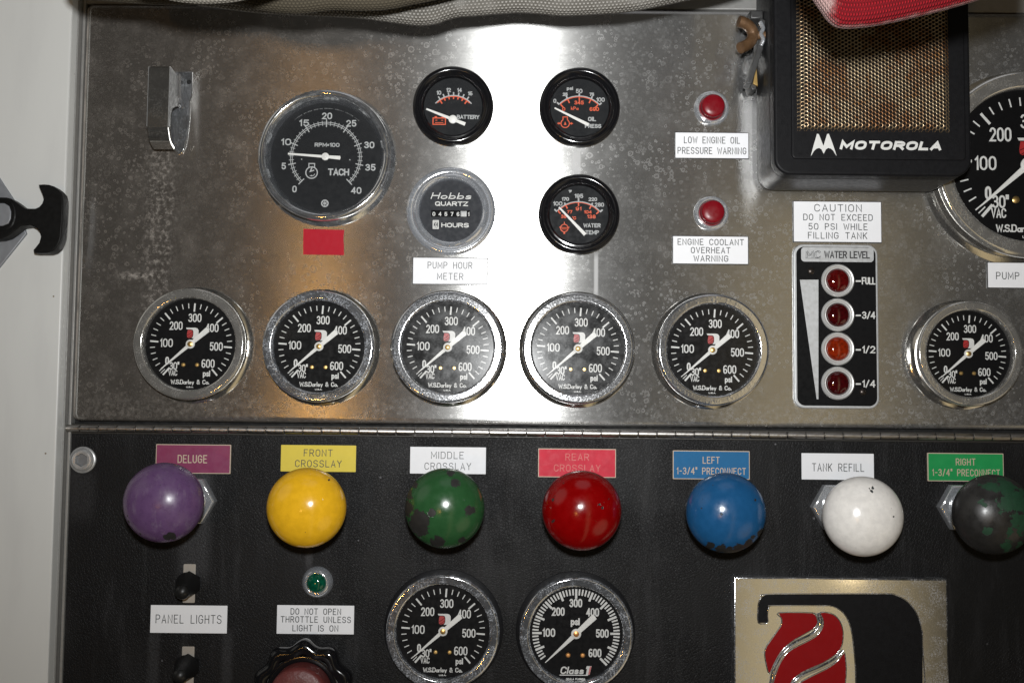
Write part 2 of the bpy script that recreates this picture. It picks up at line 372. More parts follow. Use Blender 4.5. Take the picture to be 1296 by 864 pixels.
# ------------------------------------------------------------------ mesh building
class MB:
    """collects faces in layout units (x right, h out of the panel, z up) and links them as ONE mesh object"""
    def __init__(s): s.v = []; s.f = []; s.m = []; s.uv = {}
    def add(s, vs, fs, mi=0, uvs=None):
        b = len(s.v); s.v += [(x*S, -h*S, z*S) for x, h, z in vs]
        for f in fs: s.f.append(tuple(b+i for i in f)); s.m.append(mi)
        if uvs:
            for i, t in enumerate(uvs): s.uv[b+i] = t
        return s
    def lathe(s, prof, cx=0, cz=0, n=72, mi=0, fn=None):
        """profile of (radius, height) turned about the outward axis"""
        vs = []; fs = []; idx = []
        for r, h in prof:
            if r < 1e-6: idx.append([len(vs)]); vs.append((cx, h, cz)); continue
            idx.append(list(range(len(vs), len(vs)+n)))
            for i in range(n):
                a = 2*pi*i/n; g = fn(a) if fn else 1.0
                vs.append((cx+r*g*cos(a), h, cz+r*g*sin(a)))
        for a, b in zip(idx, idx[1:]):
            for i in range(n):
                j = (i+1) % n
                if len(a) == 1 and len(b) == 1: continue
                if len(a) == 1: fs.append((a[0], b[i], b[j]))
                elif len(b) == 1: fs.append((a[i], b[0], a[j]))
                else: fs.append((a[i], b[i], b[j], a[j]))
        return s.add(vs, fs, mi)
    def prism(s, pts, h0, h1, bev=0.0, mi=0, back=False):
        pts = ccw(pts)
        rows = [(pts, h0)]
        if bev:
            for k_ in range(0, 4):
                a = k_/3*pi/2
                rows.append((inset(pts, bev*(1-cos(a))), h1-bev+bev*sin(a)))
            rows.append((inset(pts, bev+min(0.4, bev)), h1))
        else: rows.append((pts, h1))
        n = len(pts); vs = []; fs = []
        for p, h in rows: vs += [(x, h, z) for x, z in p]
        for r in range(len(rows)-1):
            for i in range(n):
                j = (i+1) % n
                fs.append((r*n+i, r*n+j, (r+1)*n+j, (r+1)*n+i))
        fs.append(tuple((len(rows)-1)*n+i for i in range(n)))
        if back: fs.append(tuple(reversed(range(n))))
        return s.add(vs, fs, mi)
    def sheet(s, pts, h, mi=0):
        pts = ccw(pts)
        return s.add([(x, h, z) for x, z in pts], [tuple(range(len(pts)))], mi)
    def ring(s, cx, cz, r0, r1, h, n=64, mi=0, a0=0, a1=360):
        full = a1-a0 >= 360; kk = n if full else n+1
        vs = []; fs = []
        for i in range(kk):
            a = radians(a0+(a1-a0)*i/n)
            vs += [(cx+r0*cos(a), h, cz+r0*sin(a)), (cx+r1*cos(a), h, cz+r1*sin(a))]
        for i in range(n):
            j = (i+1) % kk
            fs.append((2*i, 2*i+1, 2*j+1, 2*j))
        return s.add(vs, fs, mi)
    def disc(s, cx, cz, r, h, n=40, mi=0):
        return s.sheet([(cx+r*cos(2*pi*i/n), cz+r*sin(2*pi*i/n)) for i in range(n)], h, mi)
    def stroke(s, pts, wd, h, mi=0, w1=None, closed=False):
        p = [pts[0]]
        for t in pts[1:]:
            if hypot(t[0]-p[-1][0], t[1]-p[-1][1]) > 1e-4: p.append(t)
        if closed and hypot(p[0][0]-p[-1][0], p[0][1]-p[-1][1]) < 1e-4: p.pop()
        n = len(p)
        if n < 2: return s
        L = []; R_ = []
        for i in range(n):
            if closed: a, b, c = p[i-1], p[i], p[(i+1) % n]
            else: a, b, c = p[max(0, i-1)], p[i], p[min(n-1, i+1)]
            d1 = (b[0]-a[0], b[1]-a[1]); d2 = (c[0]-b[0], c[1]-b[1])
            l1 = hypot(*d1); l2 = hypot(*d2)
            if l1 < 1e-9: d1, l1 = d2, l2
            if l2 < 1e-9: d2, l2 = d1, l1
            n1 = (-d1[1]/l1, d1[0]/l1); n2 = (-d2[1]/l2, d2[0]/l2)
            mx_, my_ = n1[0]+n2[0], n1[1]+n2[1]; ml = hypot(mx_, my_)
            if ml < 1e-6: mx_, my_, ml = n1[0], n1[1], 1.0
            mx_, my_ = mx_/ml, my_/ml
            co = max(0.45, mx_*n1[0]+my_*n1[1])
            ww = (wd + ((w1-wd)*i/(n-1) if w1 is not None else 0))/2/co
            L.append((b[0]+mx_*ww, h, b[1]+my_*ww)); R_.append((b[0]-mx_*ww, h, b[1]-my_*ww))
        fs = [(i, i+1, n+i+1, n+i) for i in range(n-1)]
        if closed: fs.append((n-1, 0, n, 2*n-1))
        return s.add(L+R_, fs, mi)
    def tube(s, pts, r, n=10, mi=0, closed=False):
        """round wire through points (x, h, z)"""
        V = [Vector(p) for p in pts]; m_ = len(V); vs = []; fs = []
        ref = None
        for i in range(m_):
            t = (V[(i+1) % m_]-V[i-1]) if closed else (V[min(m_-1, i+1)]-V[max(0, i-1)])
            t.normalize()
            if ref is None:
                ref = Vector((0, 1, 0)) if abs(t.y) < 0.9 else Vector((1, 0, 0))
            a = (ref - t*ref.dot(t)).normalized(); b = t.cross(a); ref = a
            rr_ = r[i] if isinstance(r, (list, tuple)) else r
            for j in range(n):
                q_ = 2*pi*j/n; o_ = V[i]+(a*cos(q_)+b*sin(q_))*rr_
                vs.append(tuple(o_))
        for i in range(m_ if closed else m_-1):
            for j in range(n):
                k2 = (i+1) % m_; j2 = (j+1) % n
                fs.append((i*n+j, i*n+j2, k2*n+j2, k2*n+j))
        if not closed: fs += [tuple(range(n)), tuple(range((m_-1)*n, m_*n))]
        return s.add(vs, fs, mi)
    def build(s, name, mats, parent=None, smooth=35, recalc=True, loc=None):
        me = bpy.data.meshes.new(name); me.from_pydata(s.v, [], s.f)
        for m_ in (mats if isinstance(mats, (list, tuple)) else [mats]): me.materials.append(m_)
        me.polygons.foreach_set('material_index', s.m)
        if recalc:
            bm = bmesh.new(); bm.from_mesh(me); bmesh.ops.recalc_face_normals(bm, faces=bm.faces); bm.to_mesh(me); bm.free()
        if s.uv:
            lay = me.uv_layers.new(name='UVMap')
            for lp in me.loops: lay.data[lp.index].uv = s.uv.get(lp.vertex_index, (0, 0))
        if smooth:
            me.shade_smooth(); me.set_sharp_from_angle(angle=radians(smooth))
        me.update()
        ob = bpy.data.objects.new(name, me); COL.objects.link(ob)
        if parent: ob.parent = parent
        if loc: ob.location = loc
        return ob

def ccw(p):
    a = sum(p[i][0]*p[(i+1) % len(p)][1]-p[(i+1) % len(p)][0]*p[i][1] for i in range(len(p)))
    return list(p) if a > 0 else list(reversed(p))
def inset(p, d):
    n = len(p); r = []
    for i in range(n):
        a, b, c = p[i-1], p[i], p[(i+1) % n]
        d1 = (b[0]-a[0], b[1]-a[1]); d2 = (c[0]-b[0], c[1]-b[1]); l1 = hypot(*d1) or 1e-6; l2 = hypot(*d2) or 1e-6
        n1 = (-d1[1]/l1, d1[0]/l1); n2 = (-d2[1]/l2, d2[0]/l2)
        m_ = (n1[0]+n2[0], n1[1]+n2[1]); ml = hypot(*m_) or 1e-6
        m_ = (m_[0]/ml, m_[1]/ml); co = max(0.4, m_[0]*n1[0]+m_[1]*n1[1])
        r.append((b[0]+m_[0]*d/co, b[1]+m_[1]*d/co))
    return r
def rrect(cx, cz, wd, ht, r, n=5):
    pts = []
    for sx, sz, a0 in ((1, 1, 0), (-1, 1, 90), (-1, -1, 180), (1, -1, 270)):
        for i in range(n+1):
            a = radians(a0+90*i/n)
            pts.append((cx+sx*(wd/2-r)+r*cos(a), cz+sz*(ht/2-r)+r*sin(a)))
    return pts
def smoothpath(pts, n=6, closed=False):
    """Catmull-Rom through the points"""
    m_ = len(pts); r = []
    for i in range(m_ if closed else m_-1):
        g = (lambda j: pts[j % m_]) if closed else (lambda j: pts[max(0, min(m_-1, j))])
        p0, p1, p2, p3 = g(i-1), g(i), g(i+1), g(i+2)
        for t_ in range(n):
            t = t_/n
            r.append(tuple(0.5*(2*b+(c-a)*t+(2*a-5*b+4*c-d)*t*t+(3*b-a-3*c+d)*t**3) for a, b, c, d in zip(p0, p1, p2, p3)))
    if not closed: r.append(tuple(pts[-1]))
    return r

def tag(o, label, cat, group=None):
    o['label'] = label; o['category'] = cat
    if group: o['group'] = group
    return o
def thing(name, label, cat, x, z, h=0.0, group=None):
    o = bpy.data.objects.new(name, None); COL.objects.link(o)
    o.empty_display_size = 0.01; o.location = (x*S, -h*S, z*S)
    return tag(o, label, cat, group)
def structure(o): o['kind'] = 'structure'; return o

# ------------------------------------------------------------------ stroke lettering
def A(cx, cy, rx, ry, a0, a1, n=8):
    return [(cx+rx*cos(radians(a0+(a1-a0)*i/n)), cy+ry*sin(radians(a0+(a1-a0)*i/n))) for i in range(n+1)]
O_ = A(.3, .68, .3, .32, 180, 0)+A(.3, .32, .3, .32, 0, -180)+[(0, .68)]
G = {
 'A': [[(0, 0), (.3, 1), (.6, 0)], [(.11, .32), (.49, .32)]],
 'B': [[(0, 0), (0, 1)], [(0, 1), (.32, 1)]+A(.32, .76, .23, .24, 90, -90)+[(0, .52)], [(.32, .52)]+A(.34, .26, .26, .26, 90, -90)+[(0, 0)]],
 'C': [A(.3, .68, .3, .32, 15, 180)+A(.3, .32, .3, .32, 180, 345)],
 'D': [[(0, 0), (0, 1)], [(0, 1), (.28, 1)]+A(.28, .68, .32, .32, 90, 0)+A(.28, .32, .32, .32, 0, -90)+[(0, 0)]],
 'E': [[(.52, 1), (0, 1), (0, 0), (.54, 0)], [(0, .52), (.42, .52)]],
 'F': [[(.52, 1), (0, 1), (0, 0)], [(0, .52), (.42, .52)]],
 'G': [A(.3, .68, .3, .32, 15, 180)+A(.3, .32, .3, .32, 180, 360)+[(.6, .48), (.34, .48)]],
 'H': [[(0, 0), (0, 1)], [(.58, 0), (.58, 1)], [(0, .52), (.58, .52)]],
 'I': [[(0, 0), (0, 1)]],
 'J': [[(.45, 1), (.45, .25)]+A(.225, .25, .225, .25, 0, -180)],
 'K': [[(0, 0), (0, 1)], [(.55, 1), (0, .4)], [(.2, .6), (.57, 0)]],
 'L': [[(0, 1), (0, 0), (.5, 0)]],
 'M': [[(0, 0), (0, 1), (.36, .25), (.72, 1), (.72, 0)]],
 'N': [[(0, 0), (0, 1), (.58, 0), (.58, 1)]],
 'O': [O_], '0': [O_],
 'P': [[(0, 0), (0, 1)], [(0, 1), (.32, 1)]+A(.32, .74, .26, .26, 90, -90)+[(0, .48)]],
 'Q': [O_, [(.36, .25), (.62, -.06)]],
 'R': [[(0, 0), (0, 1)], [(0, 1), (.32, 1)]+A(.32, .74, .26, .26, 90, -90)+[(0, .48)], [(.3, .48), (.58, 0)]],
 'S': [A(.3, .755, .28, .245, 15, 180)+A(.3, .755, .28, .245, 180, 270, 4)+A(.3, .26, .3, .25, 90, 0, 4)+A(.3, .26, .3, .26, 0, -165)],
 'T': [[(0, 1), (.6, 1)], [(.3, 1), (.3, 0)]],
 'U': [[(0, 1), (0, .3)]+A(.29, .3, .29, .3, 180, 360)+[(.58, 1)]],
 'V': [[(0, 1), (.3, 0), (.6, 1)]],
 'W': [[(0, 1), (.2, 0), (.42, .8), (.64, 0), (.84, 1)]],
 'X': [[(0, 0), (.58, 1)], [(0, 1), (.58, 0)]],
 'Y': [[(0, 1), (.3, .48), (.6, 1)], [(.3, .48), (.3, 0)]],
 'Z': [[(0, 1), (.56, 1), (0, 0), (.58, 0)]],
 '1': [[(.05, .78), (.24, 1), (.24, 0)]],
 '2': [A(.3, .7, .28, .3, 165, -20)+[(.02, 0), (.6, 0)]],
 '3': [A(.28, .76, .26, .24, 160, -90)+[(.22, .52)], [(.26, .52)]+A(.28, .265, .3, .265, 80, -160)],
 '4': [[(.45, 1), (0, .3), (.6, .3)], [(.45, 0), (.45, 1)]],
 '5': [[(.54, 1), (.08, 1), (.04, .54)]+A(.29, .32, .29, .32, 125, -155)],
 '6': [A(.33, .66, .31, .34, 50, 180)+[(.02, .27)], A(.31, .27, .29, .27, 0, 360, 16)],
 '7': [[(.02, 1), (.58, 1), (.22, 0)]],
 '8': [A(.3, .76, .25, .24, -90, 270, 14), A(.3, .26, .29, .26, 90, 450, 14)],
 '9': [A(.3, .3, .28, .3, 205, 360)+[(.58, .68)], A(.29, .69, .29, .31, 0, 360, 14)],
 '-': [[(.05, .48), (.4, .48)]], '/': [[(0, -.05), (.42, 1.05)]], '.': [[(.0, .0), (.0, .12)]],
 '"': [[(.0, 1.08), (.0, .78)], [(.18, 1.08), (.18, .78)]], "'": [[(.0, 1.05), (.0, .8)]],
 '&': [[(.6, 0), (.12, .68)]+A(.28, .8, .17, .2, 215, -20)+[(.05, .36)]+A(.25, .22, .23, .22, 150, 300)+[(.6, .42)]],
 '*': [[(.0, .25), (.24, .65)], [(.0, .65), (.24, .25)]],
 'a': [A(.24, .25, .24, .26, 40, 320), [(.46, .52), (.46, 0)]],
 'b': [[(0, 1), (0, 0)], A(.24, .26, .24, .26, 150, -150)],
 'c': [A(.24, .26, .24, .26, 45, 315)],
 'e': [[(.02, .27), (.47, .27)]+A(.24, .26, .24, .26, 5, 315)],
 'g': [A(.24, .26, .24, .26, 40, 320), [(.46, .52), (.46, -.12)]+A(.24, -.12, .22, .16, 0, -150)],
 'i': [[(0, 0), (0, .52)], [(0, .68), (0, .8)]],
 'k': [[(0, 0), (0, 1)], [(.38, .54), (0, .22)], [(.14, .34), (.4, 0)]],
 'l': [[(0, 0), (0, 1)]],
 'o': [A(.24, .26, .24, .26, 0, 360, 14)],
 'p': [[(0, .54), (0, -.26)], A(.24, .26, .24, .26, 150, -150)],
 'r': [[(0, 0), (0, .52)], A(.2, .32, .2, .2, 180, 60, 5)],
 's': [A(.2, .395, .18, .135, 20, 270)+A(.2, .135, .2, .135, 90, -160)],
 'y': [[(0, .52), (.21, 0)], [(.42, .52), (.14, -.24)]],
}
GW = {c: max(x for st_ in g for x, y in st_) for c, g in G.items()}
def textw(s, gap, space): return sum((GW[c] if c in GW else space) + gap for c in s)-gap
def text(mb, s, cx, cz, ht, wd=None, sw=1.0, gap=0.26, space=0.40, shear=0.0, h=0.3, mi=0, rot=0.0, align='c'):
    """stroke lettering centred on (cx, cz); wd fits the line to a width"""
    natural = textw(s, gap, space)
    xs = ht if wd is None else (wd-sw)/max(natural, .05)
    hh = ht-sw
    x = -natural/2 if align == 'c' else 0.0
    cr, sr = cos(rot), sin(rot); kx = 0
    for c in s:
        if c in G:
            for st_ in G[c]:
                pts = []
                for a, b in st_:
                    lx = (x+a)*xs + shear*(b-.5)*hh; lz = (b-.5)*hh
                    pts.append((cx+lx*cr-lz*sr, cz+lx*sr+lz*cr))
                if hypot(pts[0][0]-pts[-1][0], pts[0][1]-pts[-1][1]) < 1e-3:
                    kx += 1; mb.stroke(pts, sw, h+0.03*(kx % 4), mi, closed=True); continue
                e = sw*0.42        # run the ends out a little so corners close
                (ax, az_), (bx, bz) = pts[0], pts[1]; l_ = hypot(ax-bx, az_-bz) or 1
                pts[0] = (ax+(ax-bx)/l_*e, az_+(az_-bz)/l_*e)
                (ax, az_), (bx, bz) = pts[-1], pts[-2]; l_ = hypot(ax-bx, az_-bz) or 1
                pts[-1] = (ax+(ax-bx)/l_*e, az_+(az_-bz)/l_*e)
                kx += 1
                mb.stroke(pts, sw, h+0.03*(kx % 4), mi)
            x += GW[c]+gap
        else: x += space+gap
    return mb

def pol(r, clock):  # clock angle: 0 up, clockwise positive
    a = radians(clock); return r*sin(a), r*cos(a)

# ================================================================== the setting
BLK = -6.0                                   # the black panel lies a little behind the steel one
def poly(pts, h): return [P(x, y, h) for x, y in pts]
hx0, hz0 = P(80, 541.5); hx1, hz1 = P(1296, 553.5)
HZ = (hz0+hz1)/2                             # hinge line
xl_t = P(108, 11)[0]; xl_b = P(90, 530)[0]; XL = (xl_t+xl_b)/2
ZT = (P(240, 11)[1]+P(1260, 11)[1])/2; ZB = HZ+9.5
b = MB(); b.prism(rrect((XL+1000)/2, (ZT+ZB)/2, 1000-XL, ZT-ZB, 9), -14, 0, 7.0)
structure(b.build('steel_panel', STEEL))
b = MB(); b.prism([(XL-17, HZ-2), (1000, HZ-2), (1000, -900), (XL-17, -900)], -14, BLK, 1.5)
structure(b.build('black_panel', VINYL))
b = MB(); b.sheet([(-1400, 900), (1400, 900), (1400, -900), (-1400, -900)], -15.5)
structure(b.build('backing_wall', DARK_GAP))
b = MB(); b.prism([(XL-40, ZT+1.5), (1000, ZT+1.5), (1000, ZT+400), (XL-40, ZT+400)], -15, -4, 2.0)
structure(b.build('top_rail', ALU))
# white side wall on the left, its metal return and the sealing strip
WH = 26.0
wxe = (P(94, 10, WH)[0]+P(58, 850, WH)[0])/2
m, q, fin = mat('chipped_white_paint')
o = q.obj(); xx, _, zz = q.xyz(o)
near = q.step(xx, wxe-70, wxe-4)
chip = q.math('MULTIPLY', q.step(q.voro(o, 0.035)['Distance'], q.math('MULTIPLY', q.math('MULTIPLY', near, q.noise(o, 0.05, 2.0)), 0.12), 0.0), near)
smear = q.step(q.noise(q.obj(1, 1, .2), 0.03, 4.0), 0.45, 0.8)
c = q.mix(q.math('MULTIPLY', smear, 0.35), (0.60, 0.605, 0.59), (0.50, 0.50, 0.495))
c = q.mix(q.step(chip, 0.15, 0.4), c, (0.16, 0.12, 0.07))
fin(q.bsdf(Base_Color=c, Roughness=0.36, Normal=q.bump(q.noise(o, 0.02, 2.0), 0.1, 1.0)))
b = MB(); b.prism([(-1100, 900), (wxe, 900), (wxe, -900), (-1100, -900)], -15, WH, 2.5)
structure(b.build('white_wall', m))
b = MB()
b.prism([(wxe-1, 900), (wxe+2.0, 900), (wxe+2.0, -900), (wxe-1, -900)], -15, 8, 0.8)
b.prism([(wxe+2.1, 900), (wxe+6, 900), (wxe+6, -900), (wxe+2.1, -900)], -15, -2, 1.2)
structure(b.build('side_trim', ALU))

# ------------------------------------------------------------------ piano hinge
hinge = thing('piano_hinge', 'long thin steel piano hinge between the steel gauge panel and the black panel', 'hinge', 0, HZ, 0)
b = MB(); b.prism([(XL-10, 6.2), (1000, 6.2), (1000, -7.0), (XL-10, -7.0)], -7.5, -5.0, 0.8); b.build('leaf', plain('dark_hinge_leaf', (0.035, 0.033, 0.03), 0.5, .4), hinge)
b = MB(); b.tube([(XL-11, -0.5, 0), (1000, -0.5, 0)], 2.2, 10); b.build('pin', HINGE, hinge)
KL = 23.4
kb = MB(); rr_ = 4.7
vs = []; fs = []
prof = [(0.5, 2.4), (0.5, rr_-.7), (1.1, rr_), (KL-1.1, rr_), (KL-.5, rr_-.7), (KL-.5, 2.4)]
for x, r in prof:
    for j in range(18): vs.append((x, r*cos(2*pi*j/18), r*sin(2*pi*j/18)))
for i in range(len(prof)-1):
    for j in range(18): fs.append((i*18+j, i*18+(j+1) % 18, (i+1)*18+(j+1) % 18, (i+1)*18+j))
kb.add(vs, fs)
kn = kb.build('knuckle', HINGE, hinge); x0 = XL-11
kn.location = (x0*S, 0.5*S, 0)
for i in range(1, 54):
    c = kn.copy(); COL.objects.link(c); c.parent = hinge; c.location = ((x0+i*KL)*S, (0.5+random.uniform(-.25, .25))*S, random.uniform(-.2, .2)*S)

# ------------------------------------------------------------------ pressure gauges
def case_and_bezel(root, k, rim, depth=28.0, glass=GLASS, casemat=CASE):
    d = depth
    b = MB(); b.lathe([(74*k, -1), (73.5*k, 1.2), (70*k, 2.6), (67.6*k, 3.2), (67.4*k, d-9)], n=96); b.build('case', casemat, root)
    b = MB()
    b.lathe([(67.2*k, d-10), (69*k, d-8.6), (69.7*k, d-6), (69.4*k, d-2.6), (68.5*k, d-.8), (67*k, d-.1), (66.4*k, d), (66*k, d), (60*k, d), (59.6*k, d), (58.6*k, d-.3), (57.6*k, d-1.6), (57.1*k, d-4.4), (56.9*k, d-10.6)], n=128)
    bz = b.build('bezel', rim, root, smooth=50)
    b = MB(); b.lathe([(57.1*k, d-5.0), (0, d-5.0)], n=64); b.build('glass', glass, bz)
    return bz

def needle(root, r_tip, clock, r_tail, w_hub, w_tail, h, k=1.0, hub=5.6, cap=BRASS, capr=3.4, w_tip=0.9):
    b = MB()
    ca = radians(90-clock); dx, dz = cos(ca), sin(ca); nx, nz = -dz, dx
    def pt(r, s): return (dx*r*k+nx*s*k, dz*r*k+nz*s*k)
    b.prism([pt(r_tip, w_tip/2), pt(0, w_hub/2), pt(0, -w_hub/2), pt(r_tip, -w_tip/2)], h, h+0.8)
    b.prism([pt(0.01, w_hub/2), pt(-r_tail, w_tail/2), pt(-r_tail-.8, 0), pt(-r_tail, -w_tail/2), pt(0.01, -w_hub/2)], h+.05, h+0.85)
    b.lathe([(hub*k, h), (hub*k, h+1.6), (hub*k-.6, h+2), (0, h+2)], n=28)
    nd = b.build('needle', NEEDLE, root)
    if cap:
        b = MB(); b.lathe([(capr*k, h+1.9), (capr*k, h+2.6), (capr*.5*k, h+3.3), (0, h+3.4)], n=20); b.build('hub_cap', cap, nd)
    return nd

DL = 0.987
def darley_dial(root, k, d):
    h = d-10.5
    b = MB(); b.disc(0, 0, 57.2*k, h, 64); dial = b.build('dial', BLACK_DIAL, root)
    b = MB(); t = h+.25; q_ = DL*k
    for i in range(0, 31):
        a = -131+9*i
        big = i % 5 == 0
        p0 = pol((41.5 if big else 45.6)*q_, a); p1 = pol(52*q_, a)
        if i == 0: continue
        b.stroke([p0, p1], (2.0 if big else 1.05)*k, t)
    b.stroke([pol(45*q_, -131), pol(52*q_, -131)], 1.0*k, t); b.stroke([pol(45*q_, -134.6), pol(52*q_, -134.6)], .9*k, t)
    b.stroke([pol(40*q_, -138.5), pol(52*q_, -138.5)], 2.2*k, t)
    for s_, x, z in (('100', -31.3, 1.5), ('200', -19.6, 23.4), ('300', 4, 33.6), ('400', 26, 21), ('500', 32, -2.5), ('600', 22.2, -24.2)):
        text(b, s_, x*q_, z*q_, 10.6*k, 16.4*k, 1.4*k, h=t, gap=.3)
    text(b, '0', -29.6*q_, -21.1*q_, 10*k, 4.8*k, 1.75*k, h=t)
    text(b, '30"', -20.4*q_, -27.6*q_, 9.6*k, 12.4*k, 1.35*k, h=t)
    text(b, 'VAC', -22*q_, -36.2*q_, 7.4*k, 11.2*k, 1.05*k, h=t); text(b, 'psi', 20.6*q_, -36.0*q_, 9*k, 9.0*k, 1.35*k, h=t)
    text(b, 'W.S.Darley & Co.', 0*q_, -47.6*q_, 5.8*k, 48*k, 1.0*k, h=t, gap=.2)
    text(b, 'U.S.A.', 0, -54.0*q_, 1.9*k, 9*k, .5*k, h=t)
    b.build('markings', WHITE_PRINT, dial)
    b = MB()
    wp = [(-6.9, 21), (5, 21), (7.6, 20.2), (9.2, 17.8), (9.2, 11), (8, 8.6), (5.6, 7.6), (0.6, 7.6), (2.2, 9.8), (2.6, 12), (2.6, 16), (1.6, 18.2), (-0.5, 18.9), (-5.8, 18.9)]
    b.sheet([(x*q_, z*q_) for x, z in wp], t+.1)
    rp = [(-4.6, 18.2), (-0.4, 18.2), (1.6, 16.8), (1.9, 14.5), (1.9, 11.5), (0.6, 8.8), (-3.5, 7.8), (-5.2, 9), (-5.6, 12), (-5.2, 15)]
    b.sheet([(x*q_, z*q_) for x, z in rp], t+.1, 1)
    b.stroke([(-5.2*q_, 11.5*q_), (-2*q_, 13*q_), (1.4*q_, 15.8*q_)], .5*k, t+.2, 2)
    b.stroke([(-4*q_, 8.6*q_), (-1*q_, 10.2*q_), (1.7*q_, 12.6*q_)], .5*k, t+.2, 2)
    b.build('emblem', [WHITE_PRINT, RED_PRINT, BLACK_DIAL], dial)
    for x in (-8.9, 8.4):
        b = MB(); b.lathe([(2.7*k, 0), (2.7*k, .6), (1.8*k, 1.4), (0, 1.6)], n=16)
        sw_ = b.build('screw', BRASS, dial); sw_.location = (x*q_*S, -h*S, -26*q_*S)
    needle(root, 48.5*DL, -131, 28.5*DL, 4.6, 6.8, h+2.4, k)
    return dial

def darley(px, py, label, rim, k=1.0, base=0.0, depth=28.0, glass=GLASS, casemat=CASE, group='pressure gauges with chrome rims'):
    x, z = P(px, py, depth-10+base)
    r = thing('pressure_gauge', label, 'gauge', x, z, base, group)
    case_and_bezel(r, k, rim, depth, glass, casemat); darley_dial(r, k, depth); return r
darley(241.7, 435.5, 'pressure gauge with a clean dull grey rim, leftmost of the row above the hinge', CHROME_DULL)
darley(404.2, 438.5, 'water-spotted chrome pressure gauge directly below the red tape and the tachometer', CHROME_SPOTTED)
darley(566.7, 439.6, 'pressure gauge with dusty glass and heavily spotted rim below the pump hour meter label', CHROME_SPOTTED, glass=GLASS_DUSTY)
darley(731.4, 441.3, 'pressure gauge with flash glare low on its left glass, below the water temperature gauge', CHROME, glass=GLASS_DUSTY)
darley(901.3, 443.0, 'chrome pressure gauge below the engine coolant label, left of the water level display', CHROME)
darley(1224.5, 447.7, 'smaller dull-rimmed pressure gauge right of the water level display', CHROME_DULL, k=0.94, depth=32)
darley(1300, 209.5, 'large dial pressure gauge cut by the right frame edge, half behind the black loudspeaker', CHROME_DULL, k=1.70, depth=32)
darley(560.8, 797.9, 'pressure gauge mounted in the black panel under the chipped green ball knob', CHROME_SPOTTED, k=1.01, base=BLK, depth=22, casemat=BLACK_PLASTIC)

# the gauge with the dense scale
x, z = P(729, 801, 6)
r = thing('pressure_gauge', 'pressure gauge with densely ticked scale and psi above its needle, under the red ball knob', 'gauge', x, z, BLK, 'pressure gauges with chrome rims')
case_and_bezel(r, 1.01, CHROME_SPOTTED, 22, casemat=BLACK_PLASTIC)
h = 11.5; b = MB(); b.disc(0, 0, 58, h, 64); dial = b.build('dial', BLACK_DIAL, r)
b = MB(); t = h+.25
for i in range(2, 61):
    a = -135+4.5*i; big = i % 10 == 0; mid = i % 5 == 0
    b.stroke([pol(42.5 if (big or mid) else 46.6, a), pol(54.2, a)], 2.7 if (big or mid) else 1.9, t)
for s_, dx, dz in (('100', 277-420, 3), ('200', 326-420, 112), ('300', 418-420, 157), ('400', 507-420, 110), ('500', 558-420, 1), ('600', 520-420, -100)):
    text(b, s_, dx/4.235, dz/4.235, 10.4, 16, 1.7, h=t, gap=.34)
text(b, 'psi', -1, 15.2, 10.5, 11.2, 1.9, h=t)
text(b, 'Class', -4.2, -45.0, 9.2, 29, 1.7, h=t, shear=.2, gap=.24)
b.stroke([(-20, -50.8), (15, -50.8)], 1.1, t)
text(b, 'OCALA FLORIDA', 0, -55.6, 2.4, 24, .6, h=t)
mk = b.build('markings', WHITE_PRINT, dial)
b = MB(); b.sheet([(13.5, -39.6), (19.6, -39.6), (17, -50.2), (12.5, -50.2), (13.9, -43), (12.6, -43.2)], t+.1)
b.sheet([(17.4, -40), (19.4, -40), (17, -50), (15.2, -50)], t+.2, 1); b.build('emblem', [WHITE_PRINT, PINK_PRINT], dial)
for sx in (-9.6, 8.4):
    b = MB(); b.lathe([(3.1, 0), (3.1, .8), (2, 1.8), (0, 2)], n=16); s_ = b.build('screw', COPPER, dial); s_.location = (sx*S, -h*S, -26.6*S)
needle(r, 52, -133, 31, 5.6, 7.6, h+2.4, 1.0, 6.2, COPPER, 3.6)

# ------------------------------------------------------------------ tachometer
x, z = P(412.3, 199, 14)
r = thing('tachometer', 'large round chrome-rimmed tachometer with needle near seven, above the red tape', 'gauge', x, z)
b = MB(); b.lathe([(87, -1), (86.5, 1), (83.5, 2.2), (81.5, 3), (81.2, 22)], n=96); b.build('case', CHROME, r)
b = MB(); b.lathe([(81, 20), (83, 22), (83.4, 25), (82.4, 28.2), (79.8, 30), (76.8, 29.6), (74.6, 27.6), (73.8, 24.5), (73, 23.2), (71.5, 20), (69.8, 13)], n=128)
bz = b.build('bezel', CHROME, r, smooth=50)
b = MB(); b.lathe([(73.9, 24), (0, 24)], n=64); b.build('glass', GLASS, bz)
b = MB(); b.disc(0, 0, 70.5, 13.4, 64); dial = b.build('dial', GREY_DIAL, r)
b = MB(); t = 13.7
b.ring(0, 0, 44.4, 45.2, t, 80, a0=90-136, a1=90+136); b.ring(0, 0, 42.2, 43.0, t, 80, a0=90-136, a1=90+136)
for i in range(41):
    a = -136+6.8*i; big = i % 5 == 0
    b.stroke([pol(38.6 if big else 40.4, a), pol(48.6 if big else 46.8, a)], 1.25 if big else .7, t+.1)
for n_, dx, dz in ((0, -179, -190), (5, -245, -55), (10, -235, 88), (15, -132, 202), (20, 2, 245), (25, 145, 202), (30, 253, 75), (35, 262, -58), (40, 182, -195)):
    text(b, str(n_), dx/4.55*.985, dz/4.55*.985, 8.6, 13 if n_ > 5 else 5.6, 1.55, h=t, gap=.3)
text(b, 'RPM*100', 6/4.55, 72/4.55, 5.2, 31.6, 1.1, h=t); text(b, 'TACH', 75/4.55, -86/4.55, 9, 27, 1.75, h=t, gap=.2)
ex, ez = -80/4.55, -88/4.55
